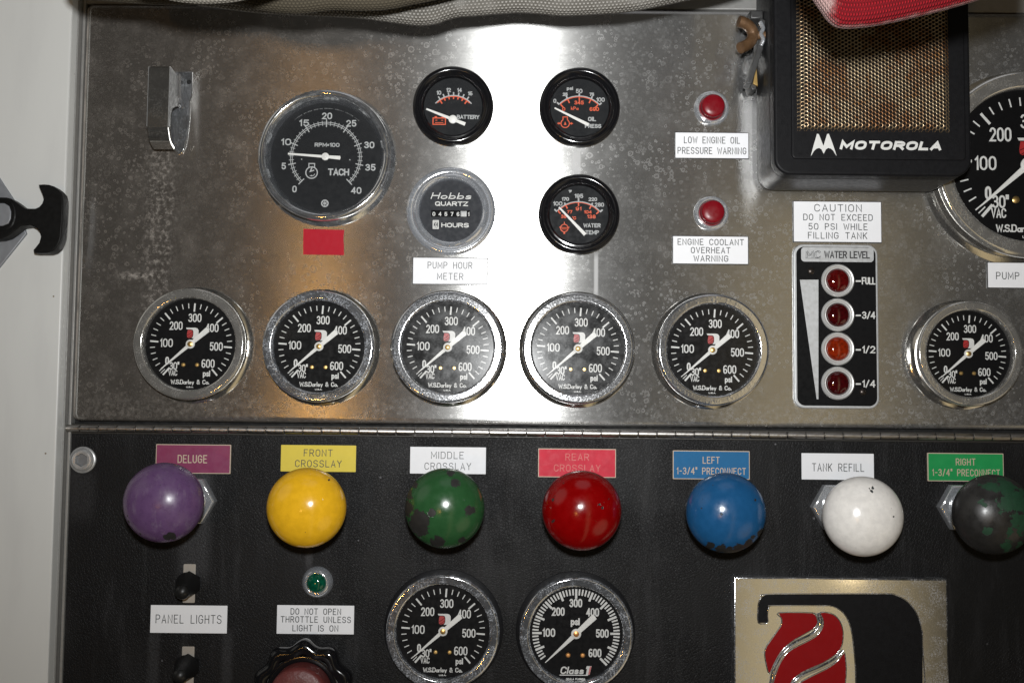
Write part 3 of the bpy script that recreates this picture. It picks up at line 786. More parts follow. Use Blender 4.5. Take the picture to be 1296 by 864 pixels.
b.ring(ex, ez-.6, 6.6, 8.0, t, 32); b.stroke([(ex-3.6, ez+6), (ex-3.6, ez+11), (ex+3.6, ez+11), (ex+3.6, ez+6)], 1.3, t+.1)
b.stroke([(ex+1, ez+7.5), (ex-1.6, ez+1), (ex+3.2, ez+2.5)], 1.6, t+.15); b.stroke(A(ex, ez-.6, 4.4, 4.4, -20, -120, 8), .8, t+.1)
b.disc(ex, ez-4.6, 1, t+.2, 10)
b.disc(30.5, -3, .8, t, 8); b.disc(-35.2/1.15, -3, .8, t, 8)
b.ring(0, -59, 3.4, 4.8, t, 24)
for i in range(3):
    p0 = pol(4, 60*i); b.stroke([(p0[0], -59+p0[1]), (-p0[0], -59-p0[1])], 1.0, t+.1+.05*i)
b.build('markings', GREY_PRINT, dial)
b = MB()
for i in range(46):
    a = -40+80*i/45
    if i % 7 != 6: b.stroke([pol(62.6, a), pol(62.6, a+1.1)], random.choice((.5, .9, 1.2)), t)
b.build('small_print', DIM_PRINT, dial)
needle(r, 47.5, -86, 18.5, 3.4, 4.8, 16, 1.0, 4.8, NEEDLE, 2.2, w_tip=2.2)

# ------------------------------------------------------------------ small black gauges
def small_gauge(name, label, px, py):
    x, z = P(px, py, 12)
    r = thing(name, label, 'gauge', x, z)
    b = MB(); b.lathe([(51.6, -1), (51.7, 3), (51, 8), (49.2, 11.2), (46.6, 12.6), (44.5, 12.2), (42.8, 10.5), (42, 9.6), (40.5, 9.8), (38.6, 8.0), (37.4, 4.4), (37.2, 2.5)], n=96)
    bz = b.build('bezel', BLACK_GLOSS, r, smooth=50)
    b = MB(); b.lathe([(38.8, 7.4), (0, 7.4)], n=64); b.build('glass', GLASS, bz)
    b = MB(); b.disc(0, 0, 38, 2.6, 64); d = b.build('dial', GREY_DIAL, r)
    return r, d
K7 = 1/7.2*.99
r, dial = small_gauge('battery_gauge', 'small black-rimmed battery gauge with orange battery symbol, right of the tachometer', 573, 132.6)
def q7(x, y): return ((x-455)*K7, (443-y)*K7)
b = MB(); t = 2.8
cx_, cz_ = q7(458, 560); R7 = 222*K7
b.ring(cx_, cz_, R7-.6, R7+.7, t, 40, a0=90-49, a1=90+49)
for i in range(7):
    a = -34+68*i/6
    p0 = pol(R7+.6, a); p1 = pol(R7+4.4, a); b.stroke([(cx_+p0[0], cz_+p0[1]), (cx_+p1[0], cz_+p1[1])], 1.7, t+.1)
for s_, X_, Y_ in (('10', 320, 313), ('12', 410, 287), ('14', 512, 287), ('16', 612, 317)):
    u_, v_ = q7(X_, Y_); text(b, s_, u_, v_, 5.4, 6.2, 1.1, h=t)
u_, v_ = q7(596, 540); text(b, 'BATTERY', u_, v_, 5.4, 29, 1.15, h=t, gap=.2)
b.build('markings', GREY_PRINT, dial)
b = MB(); b.ring(cx_, cz_, R7-1.8, R7-.7, t, 40, a0=90-45, a1=90+45)
for i in range(7):
    a = -36+72*i/6; p0 = pol(R7-1.5, a); p1 = pol(R7-(6 if i in (0, 6) else 4.6), a); b.stroke([(cx_+p0[0], cz_+p0[1]), (cx_+p1[0], cz_+p1[1])], 1.6, t+.1)
u0, v0 = q7(270, 612); u1, v1 = q7(385, 552)
b.stroke([(u0, v0), (u1, v0), (u1, v1), (u0, v1)], 1.25, t, closed=True)
b.stroke([(u0+2, v1+1.4), (u0+5, v1+1.4)], 1.6, t+.1); b.stroke([(u1-5, v1+1.4), (u1-2, v1+1.4)], 1.6, t+.1)
b.stroke([(u0+2.6, v0+2.2), (u1-2.6, v0+2.2)], .9, t+.1); b.stroke([(u0+3, v1-3), (u0+5.4, v1-3)], .9, t+.1); b.stroke([(u1-5.4, v1-3), (u1-3, v1-3)], .9, t+.1)
b.build('orange_markings', ORANGE_PRINT, dial)
hx, hz = q7(455, 568)
nd = needle(r, 0.1, -69, 0.1, 3, 3, 4.2, 1.0, 5.4, None)
nd.location = (hx*S, 0, hz*S)
b = MB(); tx, tz = q7(207, 472); ux, uz = q7(570, 612)
b.stroke([(tx-hx, tz-hz), (0, 0)], 2.2, 5.2, w1=4.0); b.stroke([(0, 0), (ux-hx, uz-hz)], 3.6, 5.3, w1=4.6); b.build('pointer', NEEDLE, nd)

r, dial = small_gauge('oil_pressure_gauge', 'black-rimmed oil pressure gauge with white and orange scales, above the water temperature gauge', 734.2, 134)
def q7(x, y): return ((x-462)*K7, (450-y)*K7)
b = MB(); cx_, cz_ = q7(458, 602); R7 = 262*K7
b.ring(cx_, cz_, R7-.5, R7+.7, t, 40, a0=90-45, a1=90+45)
for a in (-46, -25, 0, 25, 46):
    p0 = pol(R7-.4, a); p1 = pol(R7+3.6, a); b.stroke([(cx_+p0[0], cz_+p0[1]), (cx_+p1[0], cz_+p1[1])], 2.0, t+.1)
for s_, X_, Y_, hh, ww in (('0', 230, 388, 5.4, 3.8), ('25', 326, 325, 4.4, 6.4), ('50', 456, 292, 5.6, 8.4), ('75', 574, 323, 4.4, 6.2), ('100', 655, 372, 5.6, 11), ('psi', 370, 264, 5.4, 8)):
    u_, v_ = q7(X_, Y_); text(b, s_, u_, v_, hh, ww, 1.1, h=t)
u_, v_ = q7(578, 556); text(b, 'OIL', u_, v_, 5.6, 10.4, 1.25, h=t); u_, v_ = q7(588, 622); text(b, 'PRESS', u_, v_, 5.2, 21, 1.15, h=t)
b.build('markings', GREY_PRINT, dial)
b = MB(); b.ring(cx_, cz_, R7-1.6, R7-.6, t, 40, a0=90-44, a1=90+44)
for a in (-44, -25, 0, 25, 44):
    p0 = pol(R7-1.4, a); p1 = pol(R7-6.4, a); b.stroke([(cx_+p0[0], cz_+p0[1]), (cx_+p1[0], cz_+p1[1])], 1.6, t+.1)
for s_, X_, Y_, hh, ww in (('0', 314, 464, 4.6, 3.8), ('345', 456, 402, 5, 12), ('690', 598, 462, 5, 12)):
    u_, v_ = q7(X_, Y_); text(b, s_, u_, v_, hh, ww, 1.0, h=t)
u_, v_ = q7(416, 456); text(b, 'kPa', u_, v_, 4.4, 9.6, .75, h=t)
u_, v_ = q7(328, 600)
b.stroke(A(u_, v_, 5.4, 5.4, 60, -240, 20), 1.1, t); b.stroke([(u_-2.8, v_+4.8), (u_-2.8, v_+8.4), (u_+2.8, v_+8.4), (u_+2.8, v_+4.8)], 1.1, t+.05)
b.sheet([(u_-1.6, v_-2), (u_+1.6, v_-2), (u_, v_+2.6)], t+.1)
for s_ in (-1, 1): b.stroke([(u_+s_*10, v_), (u_+s_*5.6, v_)], 1.1, t+.15); b.sheet([(u_+s_*6, v_), (u_+s_*8.4, v_+1.8), (u_+s_*8.4, v_-1.8)], t+.12)
b.build('orange_markings', ORANGE_PRINT, dial)
b = MB(); p0 = q7(228, 460); p1 = q7(545, 616); b.stroke([p0, p1], 1.9, 5.4, w1=4.2); b.build('needle', NEEDLE, r)

K6 = 1/6.646*.99
r, dial = small_gauge('water_temperature_gauge', 'black-rimmed water temperature gauge with dusty face, directly above the glaring pressure gauge', 733.4, 270)
def q7(x, y): return ((x-421)*K6, (425-y)*K6)
b = MB(); cx_, cz_ = q7(416, 560); R7 = 246*K6
b.ring(cx_, cz_, R7-.5, R7+.7, t, 40, a0=90-48, a1=90+48)
for a, l_ in ((-49, 4), (-27, 3), (0, 4.4), (27, 3), (49, 4)):
    p0 = pol(R7-.4, a); p1 = pol(R7+l_, a); b.stroke([(cx_+p0[0], cz_+p0[1]), (cx_+p1[0], cz_+p1[1])], 2.0, t+.1)
for s_, X_, Y_, hh, ww in (('100', 238, 332, 5.4, 12), ('170', 303, 292, 4.6, 9.4), ('195', 418, 264, 5.4, 11.2), ('220', 538, 292, 4.8, 11), ('280', 594, 338, 5.4, 12), ("'F", 345, 226, 3.6, 4)):
    u_, v_ = q7(X_, Y_); text(b, s_, u_, v_, hh, ww, 1.1, h=t)
u_, v_ = q7(532, 517); text(b, 'WATER', u_, v_, 5.4, 22, 1.15, h=t); u_, v_ = q7(534, 577); text(b, 'TEMP', u_, v_, 5.4, 17.4, 1.15, h=t)
b.build('markings', GREY_PRINT, dial)
b = MB(); b.ring(cx_, cz_, R7-1.5, R7-.6, t, 40, a0=90-47, a1=90+47)
for a in (-47, -27, 0, 27, 47):
    p0 = pol(R7-1.4, a); p1 = pol(R7-5.6, a); b.stroke([(cx_+p0[0], cz_+p0[1]), (cx_+p1[0], cz_+p1[1])], 1.7, t+.1)
for s_, X_, Y_, hh, ww in (('38', 290, 442, 4.6, 7), ('77', 340, 402, 4.2, 7), ('91', 416, 374, 4.8, 7.4), ('104', 496, 402, 4.2, 10), ('138', 526, 441, 4.8, 11), ("'C", 380, 455, 4, 5)):
    u_, v_ = q7(X_, Y_); text(b, s_, u_, v_, hh, ww, .95, h=t)
u_, v_ = q7(296, 542)
b.ring(u_, v_, 4.2, 5.3, t, 24); b.stroke([(u_-4, v_+.6), (u_+4, v_+.6)], .9, t+.1); b.stroke([(u_-3.4, v_-1.4), (u_+3.4, v_-1.4)], .8, t+.1)
b.stroke([(u_, v_+5), (u_, v_+8)], 1.0, t+.1); b.stroke([(u_, v_-5), (u_, v_-7.6)], 2.0, t+.1); b.stroke([(u_-6.4, v_+1), (u_-5, v_+1)], 1, t+.1); b.stroke([(u_+5, v_+1), (u_+6.4, v_+1)], 1, t+.1)
b.build('orange_markings', ORANGE_PRINT, dial)
b = MB(); p0 = q7(248, 366); p1 = q7(474, 600); b.stroke([p0, p1], 1.9, 5.4, w1=4.4); b.build('needle', NEEDLE, r)

# ------------------------------------------------------------------ hour meter
x, z = P(570.5, 266.6, 6)
r = thing('hour_meter', 'round grey hour meter in a stepped chrome ring, above the pump hour meter label', 'meter', x, z)
b = MB(); b.lathe([(56.4, -1), (56.6, 2.4), (55, 4.4), (52, 5.2), (49.6, 4.6), (49, 5.4), (48.6, 9), (46.8, 12), (44.4, 13.2), (42, 12.6), (40.4, 10.5), (39.6, 7), (39.3, 4)], n=128)
bz = b.build('bezel', CHROME_BRIGHT, r, smooth=40)
b = MB(); b.lathe([(40.6, 9.4), (0, 9.4)], n=64); b.build('glass', GLASS, bz)
b = MB(); b.disc(0, 0, 40, 4.2, 64); dial = b.build('dial', HOUR_DIAL, r)
def q7(x, y): return ((x-400)*K6, (437-y)*K6)
b = MB(); t = 4.5
u_, v_ = q7(406, 308); text(b, 'Hobbs', u_, v_, 8.4, 51, 1.2, h=t, shear=.35, gap=.2)
u_, v_ = q7(406, 376); text(b, 'QUARTZ', u_, v_, 5.8, 42, 1.2, h=t, gap=.2)
u_, v_ = q7(438, 560); text(b, 'HOURS', u_, v_, 5.8, 35, 1.2, h=t, gap=.2)
u_, v_ = q7(273, 556); b.stroke([(u_-3.2, v_-5), (u_+3.2, v_-5), (u_+3.2, v_+5), (u_-3.2, v_+5)], 1.3, t, closed=True)
b.stroke([(u_-1.8, v_+3.4), (u_+1.8, v_-3.4), (u_-1.8, v_-3.4), (u_+1.8, v_+3.4)], .9, t+.1, closed=True)
b.build('markings', WHITE_PRINT, dial)
b = MB(); u0, v0 = q7(232, 490); u1, v1 = q7(565, 432); b.sheet([(u0, v0), (u1, v0), (u1, v1), (u0, v1)], t); cw = b.build('counter_window', BLACK_GLOSS, dial)
b = MB()
for s_, X_ in (('0', 256), ('4', 308), ('5', 358), ('7', 410), ('6', 462), ('1', 552)):
    u_, v_ = q7(X_, 464); text(b, s_, u_, v_-.2, 5.2, 3.6 if s_ != '1' else 2, 1.0, h=t+.2)
u0, v0 = q7(484, 486); u1, v1 = q7(536, 438); b.sheet([(u0, v0), (u1, v0), (u1, v1), (u0, v1)], t+.12, 1)
for X_ in (498, 512, 525): u_, v_ = q7(X_, 470); b.stroke([(u_, v_-2), (u_, v_+2.4)], .9, t+.2)
b.build('digits', [WHITE_PRINT, GREY_PRINT], cw)

# ------------------------------------------------------------------ name plates
def plate(name, label, box, colour, lines, ink=LABEL_INK, edge=LABEL_EDGE, base=0.0, th=2.2, border=0.9, sw=1.0, cat='label'):
    x0, y0, x1, y1 = box; hh = base+th
    ym = (y0+y1)/2; xm = (x0+x1)/2
    cx = P(xm, ym, hh); wd = P(x1, ym, hh)[0]-P(x0, ym, hh)[0]; ht = P(xm, y0, hh)[1]-P(xm, y1, hh)[1]
    r = thing(name, label, cat, cx[0], cx[1], base)
    b = MB(); b.prism(rrect(0, 0, wd, ht, .8, 2), 0, th, .35); b.build('plate', edge, r)
    b = MB(); b.prism(rrect(0, 0, wd-2*border, ht-2*border, .4, 2), th-.2, th+.15); b.build('face', colour, r)
    if lines:
        b = MB()
        for s_, lx, ly, lw, lh in lines:
            c_ = P(lx, ly, hh); sc_ = wd/(x1-x0)
            text(b, s_, c_[0]-cx[0], c_[1]-cx[1], lh*sc_, lw*sc_, sw, h=th+.3, gap=.34, space=.5)
        b.build('lettering', ink, r)
    return r
plate('name_plate', 'white label reading low engine oil pressure warning', (854, 167.5, 948, 201), WHITE_LABEL, [('LOW ENGINE OIL', 901, 177.6, 71, 8.8), ('PRESSURE WARNING', 901, 191, 87, 8.8)])
plate('name_plate', 'white label reading engine coolant overheat warning', (851, 298.5, 947.5, 334.5), WHITE_LABEL, [('ENGINE COOLANT', 899.5, 306.4, 84, 8), ('OVERHEAT', 899.3, 316.8, 50, 8), ('WARNING', 899.7, 327.2, 44, 8)])
plate('name_plate', 'white caution label about filling the tank, under the loudspeaker', (1003.7, 254.6, 1116, 307), WHITE_LABEL, [('CAUTION', 1060.5, 263.4, 60, 9.6), ('DO NOT EXCEED', 1060.5, 275.2, 88, 8.4), ('50 PSI WHILE', 1060.5, 286.9, 75, 8.4), ('FILLING TANK', 1060, 298.2, 75, 8.6)])
plate('name_plate', 'white label starting with PUMP, cut by the right frame edge', (1249.5, 332, 1347, 365), WHITE_LABEL, [('PUMP', 1275.3, 349, 29.5, 9.4)])
plate('name_plate', 'white label reading pump hour meter', (522, 325.7, 617.6, 360.2), WHITE_LABEL, [('PUMP HOUR', 569.5, 335.8, 56.5, 8.6), ('METER', 569.8, 349.8, 33, 8.6)], sw=.8)
b = MB(); x0, z0 = P(384, 290); x1, z1 = P(435, 323); cx, cz = (x0+x1)/2, (z0+z1)/2
b.prism([(x0, z0+.3), (x1, z0-.6), (x1-.8, (z0+z1)/2+4), (x1, (z0+z1)/2-4), (x1+.4, z1), (x0+.4, z1+.4)], 0, .5)
tag(b.build('red_tape', RED_TAPE), 'plain red rectangle of tape under the tachometer', 'tape')
B_ = BLK
plate('name_plate', 'magenta label reading deluge', (197, 562, 292, 599), MAGENTA_LABEL, [('DELUGE', 243.6, 580.5, 37.5, 10.4)], PALE_INK, EDGE_PALE, B_, border=1.1, sw=1.3)
plate('name_plate', 'yellow label reading front crosslay', (355, 562.6, 451, 597), YELLOW_LABEL, [('FRONT', 402.8, 572.8, 36.5, 9), ('CROSSLAY', 403, 586.4, 59, 9)], base=B_, border=.5, sw=.95)
plate('name_plate', 'white label reading middle crosslay', (518.6, 565, 615.4, 599.7), WHITE_LABEL, [('MIDDLE', 566.4, 575.8, 41.5, 9), ('CROSSLAY', 566.8, 589.8, 59, 9)], base=B_, border=.5, sw=.8)
plate('name_plate', 'red label with faded lettering reading rear crosslay', (681, 567.4, 779.7, 604), PINK_LABEL, [('REAR', 730.5, 578, 30, 9), ('CROSSLAY', 730.5, 592, 59, 9)], plain('faded_ink', (0.60, 0.13, 0.12), 0.6), EDGE_PALE, B_, border=1.1, sw=1.1)
plate('name_plate', 'blue label reading left preconnect', (851.5, 570, 949, 606.4), BLUE_LABEL, [('LEFT', 900, 582, 21.5, 8.8), ('1-3/4" PRECONNECT', 900, 595.8, 88, 8.8)], PALE_INK, EDGE_PALE, B_, border=1.1, sw=1.05)
plate('name_plate', 'white label reading tank refill', (1014, 573, 1106.4, 607.2), WHITE_LABEL, [('TANK REFILL', 1060.6, 591.2, 66, 10.2)], base=B_, border=.5, sw=.95)
plate('name_plate', 'green label reading right preconnect', (1174, 573, 1270.4, 609), GREEN_LABEL, [('RIGHT', 1222, 584.2, 25, 8.8), ('1-3/4" PRECONNECT', 1222.4, 597.8, 86, 8.8)], PALE_INK, EDGE_PALE, B_, border=1.1, sw=1.05)
plate('name_plate', 'white label reading panel lights', (190, 765, 288, 801), WHITE_LABEL, [('PANEL LIGHTS', 238.8, 782.9, 83.5, 11)], base=B_, border=.5, sw=.95)
plate('name_plate', 'white label about not opening the throttle unless the light is on', (350, 765, 448.5, 802.2), WHITE_LABEL, [('DO NOT OPEN', 399.8, 773.3, 64, 8), ('THROTTLE UNLESS', 399.8, 783.4, 89, 8), ('LIGHT IS ON', 399.2, 794.4, 58, 8)], base=B_, border=.5, sw=.95)

# ------------------------------------------------------------------ ball knobs on push-pull rods
HK = 98.0
def ball(px, py, paint, label, nutpx, rough=0.0):
    x, z = P(px, py, HK)
    nx, nz = P(*nutpx, 4) if nutpx else (x, z)
    r = thing('ball_knob', label, 'knob', x, z, BLK, 'ball knobs on pull rods')
    b = MB(); prof = []
    R, C = 46.3, 35.5
    for i in range(33):
        a = -pi/2+pi*i/32
        prof.append((max(0, R*cos(a)), HK-BLK+C*sin(a)))
    prof[0] = (0, prof[0][1]); prof[-1] = (0, prof[-1][1])
    b.lathe(prof, n=72); b.build('ball', paint, r, smooth=60)
    ox_, oz_ = nx-x, nz-z
    b = MB(); b.tube([(ox_, 0, oz_), (ox_*.4, (HK-BLK)*.5, oz_*.4), (0, HK-BLK-24, 0)], 10, 20); b.build('rod', CHROME_DULL, r)
    b = MB(); hexa = [(ox_+32*cos(radians(60*i)), oz_+32*sin(radians(60*i))) for i in range(6)]
    b.prism(hexa, 0, 14, 2.5); b.lathe([(20, 14), (20, 18), (17, 20), (11, 20)], ox_, oz_, 32); b.build('hex_nut', ZINC, r)
    return r
ball(207.3, 635.5, knob_paint('purple_paint', (0.115, 0.058, 0.145), [(.33, -.80, .10), (.22, -.84, .08), (-.44, -.76, .03), (.11, .48, .02), (-.75, -.3, .02), (-.75, -.45, .03)], amp=0.16, rough=0.30, scuff=0.3), 'dull purple ball knob under the magenta label', (240, 634))
ball(388, 642, knob_paint('yellow_paint', (0.80, 0.44, 0.016), [(.6, .72, .025), (.1, -.55, .01)], amp=0.10, rough=0.16), 'glossy yellow ball knob under the yellow label', (404, 637))
ball(563, 642.6, knob_paint('green_paint', (0.021, 0.078, 0.026), [(-.62, -.35, .30), (-.95, .0, .16), (-.9, .35, .1), (-.14, -.83, .17), (.45, -.76, .1), (.66, -.03, .12), (-.27, -.07, .09), (.26, .67, .11), (.15, .87, .08), (-.74, .60, .08)], amp=0.30, ns=0.09), 'bright green ball knob with big dark paint chips under the white middle label', (568, 639))
ball(736.2, 645.5, knob_paint('red_paint', (0.20, 0.0006, 0.0010), [(-.70, .38, .02), (-.74, .30, .03), (.46, .12, .03), (.40, .20, .02), (.62, .32, .02), (-.76, -.24, .04), (-.48, .7, .015)], amp=0.22, ns=0.16, rough=0.15), 'shiny dark red ball knob under the faded red label', (732, 640))
ball(918.5, 648.5, knob_paint('blue_paint', (0.012, 0.084, 0.215), [(-.45, -.80, .10), (-.2, -.86, .12), (.02, -.93, .12), (.25, -.88, .16), (.50, -.72, .12), (.60, -.55, .06), (.86, -.48, .12), (-.25, .03, .03), (.65, .37, .025), (-.67, .38, .015), (-.41, .73, .02), (-.7, .15, .015)], amp=0.18, ns=0.12), 'blue ball knob with paint chipped off its bottom, under the blue label', (901, 640))
ball(1091.8, 653, knob_paint('white_paint_knob', (0.84, 0.81, 0.77), [(.05, .68, .05), (.09, .74, .04), (.01, .73, .03), (.57, .05, .025)], amp=0.16, ns=0.14, under=(0.02, 0.025, 0.025)), 'white ball knob with a small black chip under the tank refill label', (1060, 642))
ball(1257, 650.5, knob_paint('worn_green_paint', (0.021, 0.020, 0.019), [(.23, .38, .38), (.45, -.12, .28), (-.2, .70, .18), (-.5, .35, .10), (.15, -.75, .14), (.65,.5,.2), (.1, .75, .2), (-.43, -.38, .06), (.5, -.7, .12), (.1, -.36, .08)], under=(0.007, 0.040, 0.017), amp=0.55, ns=0.11, rough=0.34, invert=False), 'worn charcoal ball knob with green paint remnants under the green label', (1221, 642))

# ------------------------------------------------------------------ warning lamps, bolt, indicator
def warn(px, py, label):
    x, z = P(px, py, 4)
    r = thing('warning_lamp', label, 'lamp', x, z, 0, 'red warning lamps')
    b = MB(); b.lathe([(22.2, -1), (22.2, 2), (21.4, 5.2), (19.4, 6.8), (17.2, 6.4), (16.2, 4.4), (15.4, 2)], n=64); b.build('bezel', ZINC, r, smooth=50)
    b = MB(); b.lathe([(15.6, 2.4), (14.7, 2.6), (14.7, 14), (14.2, 15.8), (12.6, 17), (6, 17.6), (0, 17.7)], n=56); b.build('cap', RED_CAP, r, smooth=50)
warn(901, 136.6, 'red warning lamp above the low engine oil label')
warn(900.5, 269.8, 'red warning lamp above the engine coolant label')

x, z = P(104, 581.7, BLK+4)
r = thing('socket_bolt', 'round steel bolt head with hexagon socket in the black panel corner', 'bolt', x, z, BLK)
b = MB(); b.lathe([(16.6, 0), (16.6, 2.4), (15.4, 3.2), (14.4, 3.4), (14, 5.4), (12, 7.2), (10.4, 7.4)], n=48)
hexa = [(8.6*cos(radians(60*i+30)), 8.6*sin(radians(60*i+30))) for i in range(6)]
n_ = 48; vs = [(10.4*cos(2*pi*i/n_), 7.4, 10.4*sin(2*pi*i/n_)) for i in range(n_)]
def hexr(a):
    a = (a-radians(30)) % radians(60); return 8.6*cos(radians(30))/cos(a-radians(30))
vs += [(hexr(2*pi*i/n_)*cos(2*pi*i/n_), 7.2, hexr(2*pi*i/n_)*sin(2*pi*i/n_)) for i in range(n_)]
vs += [(hexr(2*pi*i/n_)*cos(2*pi*i/n_), -2.0, hexr(2*pi*i/n_)*sin(2*pi*i/n_)) for i in range(n_)]
fs = [(i, (i+1) % n_, n_+(i+1) % n_, n_+i) for i in range(n_)]+[(n_+i, n_+(i+1) % n_, 2*n_+(i+1) % n_, 2*n_+i) for i in range(n_)]+[]
b.add(vs, fs); bh = b.build('bolt_head', BOLT, r, smooth=30)
b = MB(); b.sheet([(8.6*cos(radians(60*i+30)), 8.6*sin(radians(60*i+30))) for i in range(6)], .4); b.build('socket', plain('shaded_socket_floor', (0.16, 0.16, 0.165), 0.5, .3), bh)  # shade of the recess put into a darker grey than the head

x, z = P(400.3, 737.6, BLK+9)
r = thing('indicator_lamp', 'small green jewel indicator lamp above the throttle label', 'lamp', x, z, BLK)
b = MB(); b.lathe([(19.6, 0), (19.4, 2), (17.6, 6), (15.2, 9), (13.2, 10.4), (12.2, 10), (11.8, 8)], n=56); b.build('bezel', CHROME_BRIGHT, r, smooth=60)
b = MB(); b.lathe([(12.2, 8.6), (11.4, 11), (9, 13.6), (5, 15.2), (0, 15.8)], n=40); b.build('lens', GREEN_JEWEL, r, smooth=60)

# ------------------------------------------------------------------ toggle switches
def toggle(cx, cy, tipx, tipy, label):
    x, z = P(cx+3.4, cy, BLK)
    r = thing('toggle_switch', label, 'switch', x, z, BLK, 'toggle switches in black rubber boots')
    b = MB(); b.prism(rrect(0, 0, 15.4, 48, 1.5), 0, 1.6, .5); b.build('plate', CREAM, r)
    b = MB(); hexa = [(15.6*cos(radians(60*i+30)), 15.6*sin(radians(60*i+30))) for i in range(6)]; b.prism(hexa, 1.6, 7, 1); b.build('nut', BLACK_RUBBER, r)
    tx, tz = P(tipx, tipy, 34); tx -= x; tz -= z
    b = MB(); pts = []; rad = []
    for i in range(13):
        s_ = i/12; pts.append((tx*s_, 6+36*s_, tz*s_)); rad.append(15.4-(15.4-9.2)*min(1, s_*1.4) if s_ < .82 else 9.2*sqrt(max(0.02, 1-((s_-.82)/.185)**2)))
    b.tube(pts, rad, 24); b.build('boot', BOOT, r, smooth=60)
toggle(236.3, 737.6, 229.5, 751, 'black rubber-booted toggle switch above the panel lights label')
toggle(234.6, 842, 226.2, 857, 'black rubber-booted toggle switch below the panel lights label')

# ------------------------------------------------------------------ throttle knob
x, z = P(382, 876, BLK+42)
r = thing('throttle_knob', 'black scalloped throttle knob with worn red button, cut by the bottom frame edge', 'knob', x, z, BLK)
b = MB(); lob = lambda a: 1+.055*cos(10*(a-radians(90)))
b.lathe([(50, 14), (56, 18), (58.5, 26), (58.5, 36), (56.5, 41), (53, 43), (49, 43.5), (43, 41)], n=160, fn=lob)
b.lathe([(43.5, 41), (39, 42), (36, 40)], n=96); b.build('knob', BLACK_GLOSS, r, smooth=50)
b = MB(); b.lathe([(20, 0), (20, 15), (48, 15)], n=48); b.build('shank', CHROME_DULL, r)
b = MB(); b.lathe([(36, 38), (35.6, 62), (34.4, 66.5), (31, 69), (20, 70.4), (0, 71)], n=64)
b.build('button', RED_BUTTON, r, smooth=50)

# ------------------------------------------------------------------ water level display
x, z = P(1058.5, 412.5, 5)
r = thing('water_level_display', 'tall black water level display with four red lamps and silver rim', 'indicator', x, z)
kx = 0.9965
def wl(px, py): c_ = P(px, py, 5); return c_[0]-x, c_[1]-z
b = MB(); b.prism(rrect(0, 0, 107, 207.5, 13, 8), 0, 4.4, 1.2); b.build('frame', SILVER_PRINT, r)
b = MB(); b.prism(rrect(.4, 0, 100.5, 201, 10, 8), 4, 4.8); face = b.build('face', BLACK_DIAL, r)
u, v = wl(1059.8, 322.3); b = MB(); b.prism(rrect(u, v, 92, 18.4, 4.5, 6), 4.6, 5.2); hd = b.build('header', SILVER_PRINT, r)
b = MB(); u, v = wl(1072, 322.4); text(b, 'WATER LEVEL', u, v, 9.4, 58, 1.5, h=5.4, gap=.24, space=.25)
u, v = wl(1029.4, 322)
for off in (-.9, .9): text(b, 'MC', u+off, v+off*.4, 9, 17.5, .55, h=5.45+.1*off, gap=.3)
b.stroke([(u-10, v-5), (u+9, v-5)], .5, 5.4); b.build('lettering', LABEL_EDGE, hd)
b = MB(); b.sheet([wl(1012.3, 354), wl(1035.8, 354), wl(1035.8, 505), wl(1033.6, 505)], 5.1); b.build('wedge', SILVER_PRINT, r)
b = MB()
for yy, s_, ww in ((355.4, 'FULL', 17.6), (398.8, '3/4', 17), (442.2, '1/2', 17), (485.4, '1/4', 17)):
    u, v = wl(1099.4, yy); text(b, s_, u, v, 9.2, ww, 1.5, h=5.1, gap=.25)
    b.stroke([wl(1083, yy+.3), wl(1089.6, yy+.3)], 2.0, 5.1)
b.build('lettering', WHITE_PRINT, r)
for yy, j in ((355, RED_JEWEL), (398.4, DARK_RED_JEWEL), (441.3, ORANGE_JEWEL), (484.8, DARK_RED_JEWEL)):
    u, v = wl(1060.3, yy)
    b = MB(); b.lathe([(21, 4.6), (20.6, 6.8), (19, 8.2), (17.4, 7.8), (16.4, 6.6), (16.2, 6.2), (15.4, 6.6), (14.8, 5.4)], n=56); bz = b.build('lamp_bezel', LAMP_RING, r, smooth=50)
    bz.location = (u*S, 0, v*S)
    b = MB(); b.lathe([(15.2, 5), (14.6, 7.2), (12, 9.8), (7, 11.6), (0, 12.2)], n=48); b.build('lamp_lens', j, bz, smooth=60)
for px, py in ((1026.4, 343), (1092, 495.7)):
    u, v = wl(px, py); b = MB(); b.lathe([(4.6, 0), (4.4, 1), (3, 2.2), (0, 2.6)], n=24); s_ = b.build('screw', plain('dark_screw', (0.06, 0.05, 0.045), 0.3, .8), r); s_.location = (u*S, -4.7*S, v*S)

# ------------------------------------------------------------------ loudspeaker
HF = 104.0
def sp(px, py, h=HF): return P(px, py, h)
fx0 = sp(980, 150)[0]; fx1 = sp(1229, 150)[0]; fz0 = (sp(990, 222)[1]+sp(1210, 222)[1])/2; fz1 = sp(1100, -70)[1]
cx, cz = (fx0+fx1)/2, (fz0+fz1)/2; fw_, fh_ = fx1-fx0, fz1-fz0
r = thing('loudspeaker', 'black box loudspeaker with rusty perforated grille, hung over the right of the steel panel', 'speaker', cx, cz, 0)
b = MB(); b.prism(rrect(0, 0, fw_+1, fh_+1, 21, 10), 14, HF-18, 4, back=True); b.build('shell', DARK_SHELL, r)
b = MB(); b.prism(rrect(0, 0, fw_, fh_, 20, 10), HF-20, HF, 3.0)
ix0 = sp(1001, 100)[0]-cx; ix1 = sp(1220.5, 100)[0]-cx; iz0 = (sp(1010, 202.5)[1]+sp(1210, 202.5)[1])/2-cz
b.prism(rrect((ix0+ix1)/2, (iz0+fh_/2-6)/2, ix1-ix0, fh_/2-6-iz0, 5, 4), HF-.5, HF+2.0, 1.6); b.build('front', BLACK_PLASTIC, r)
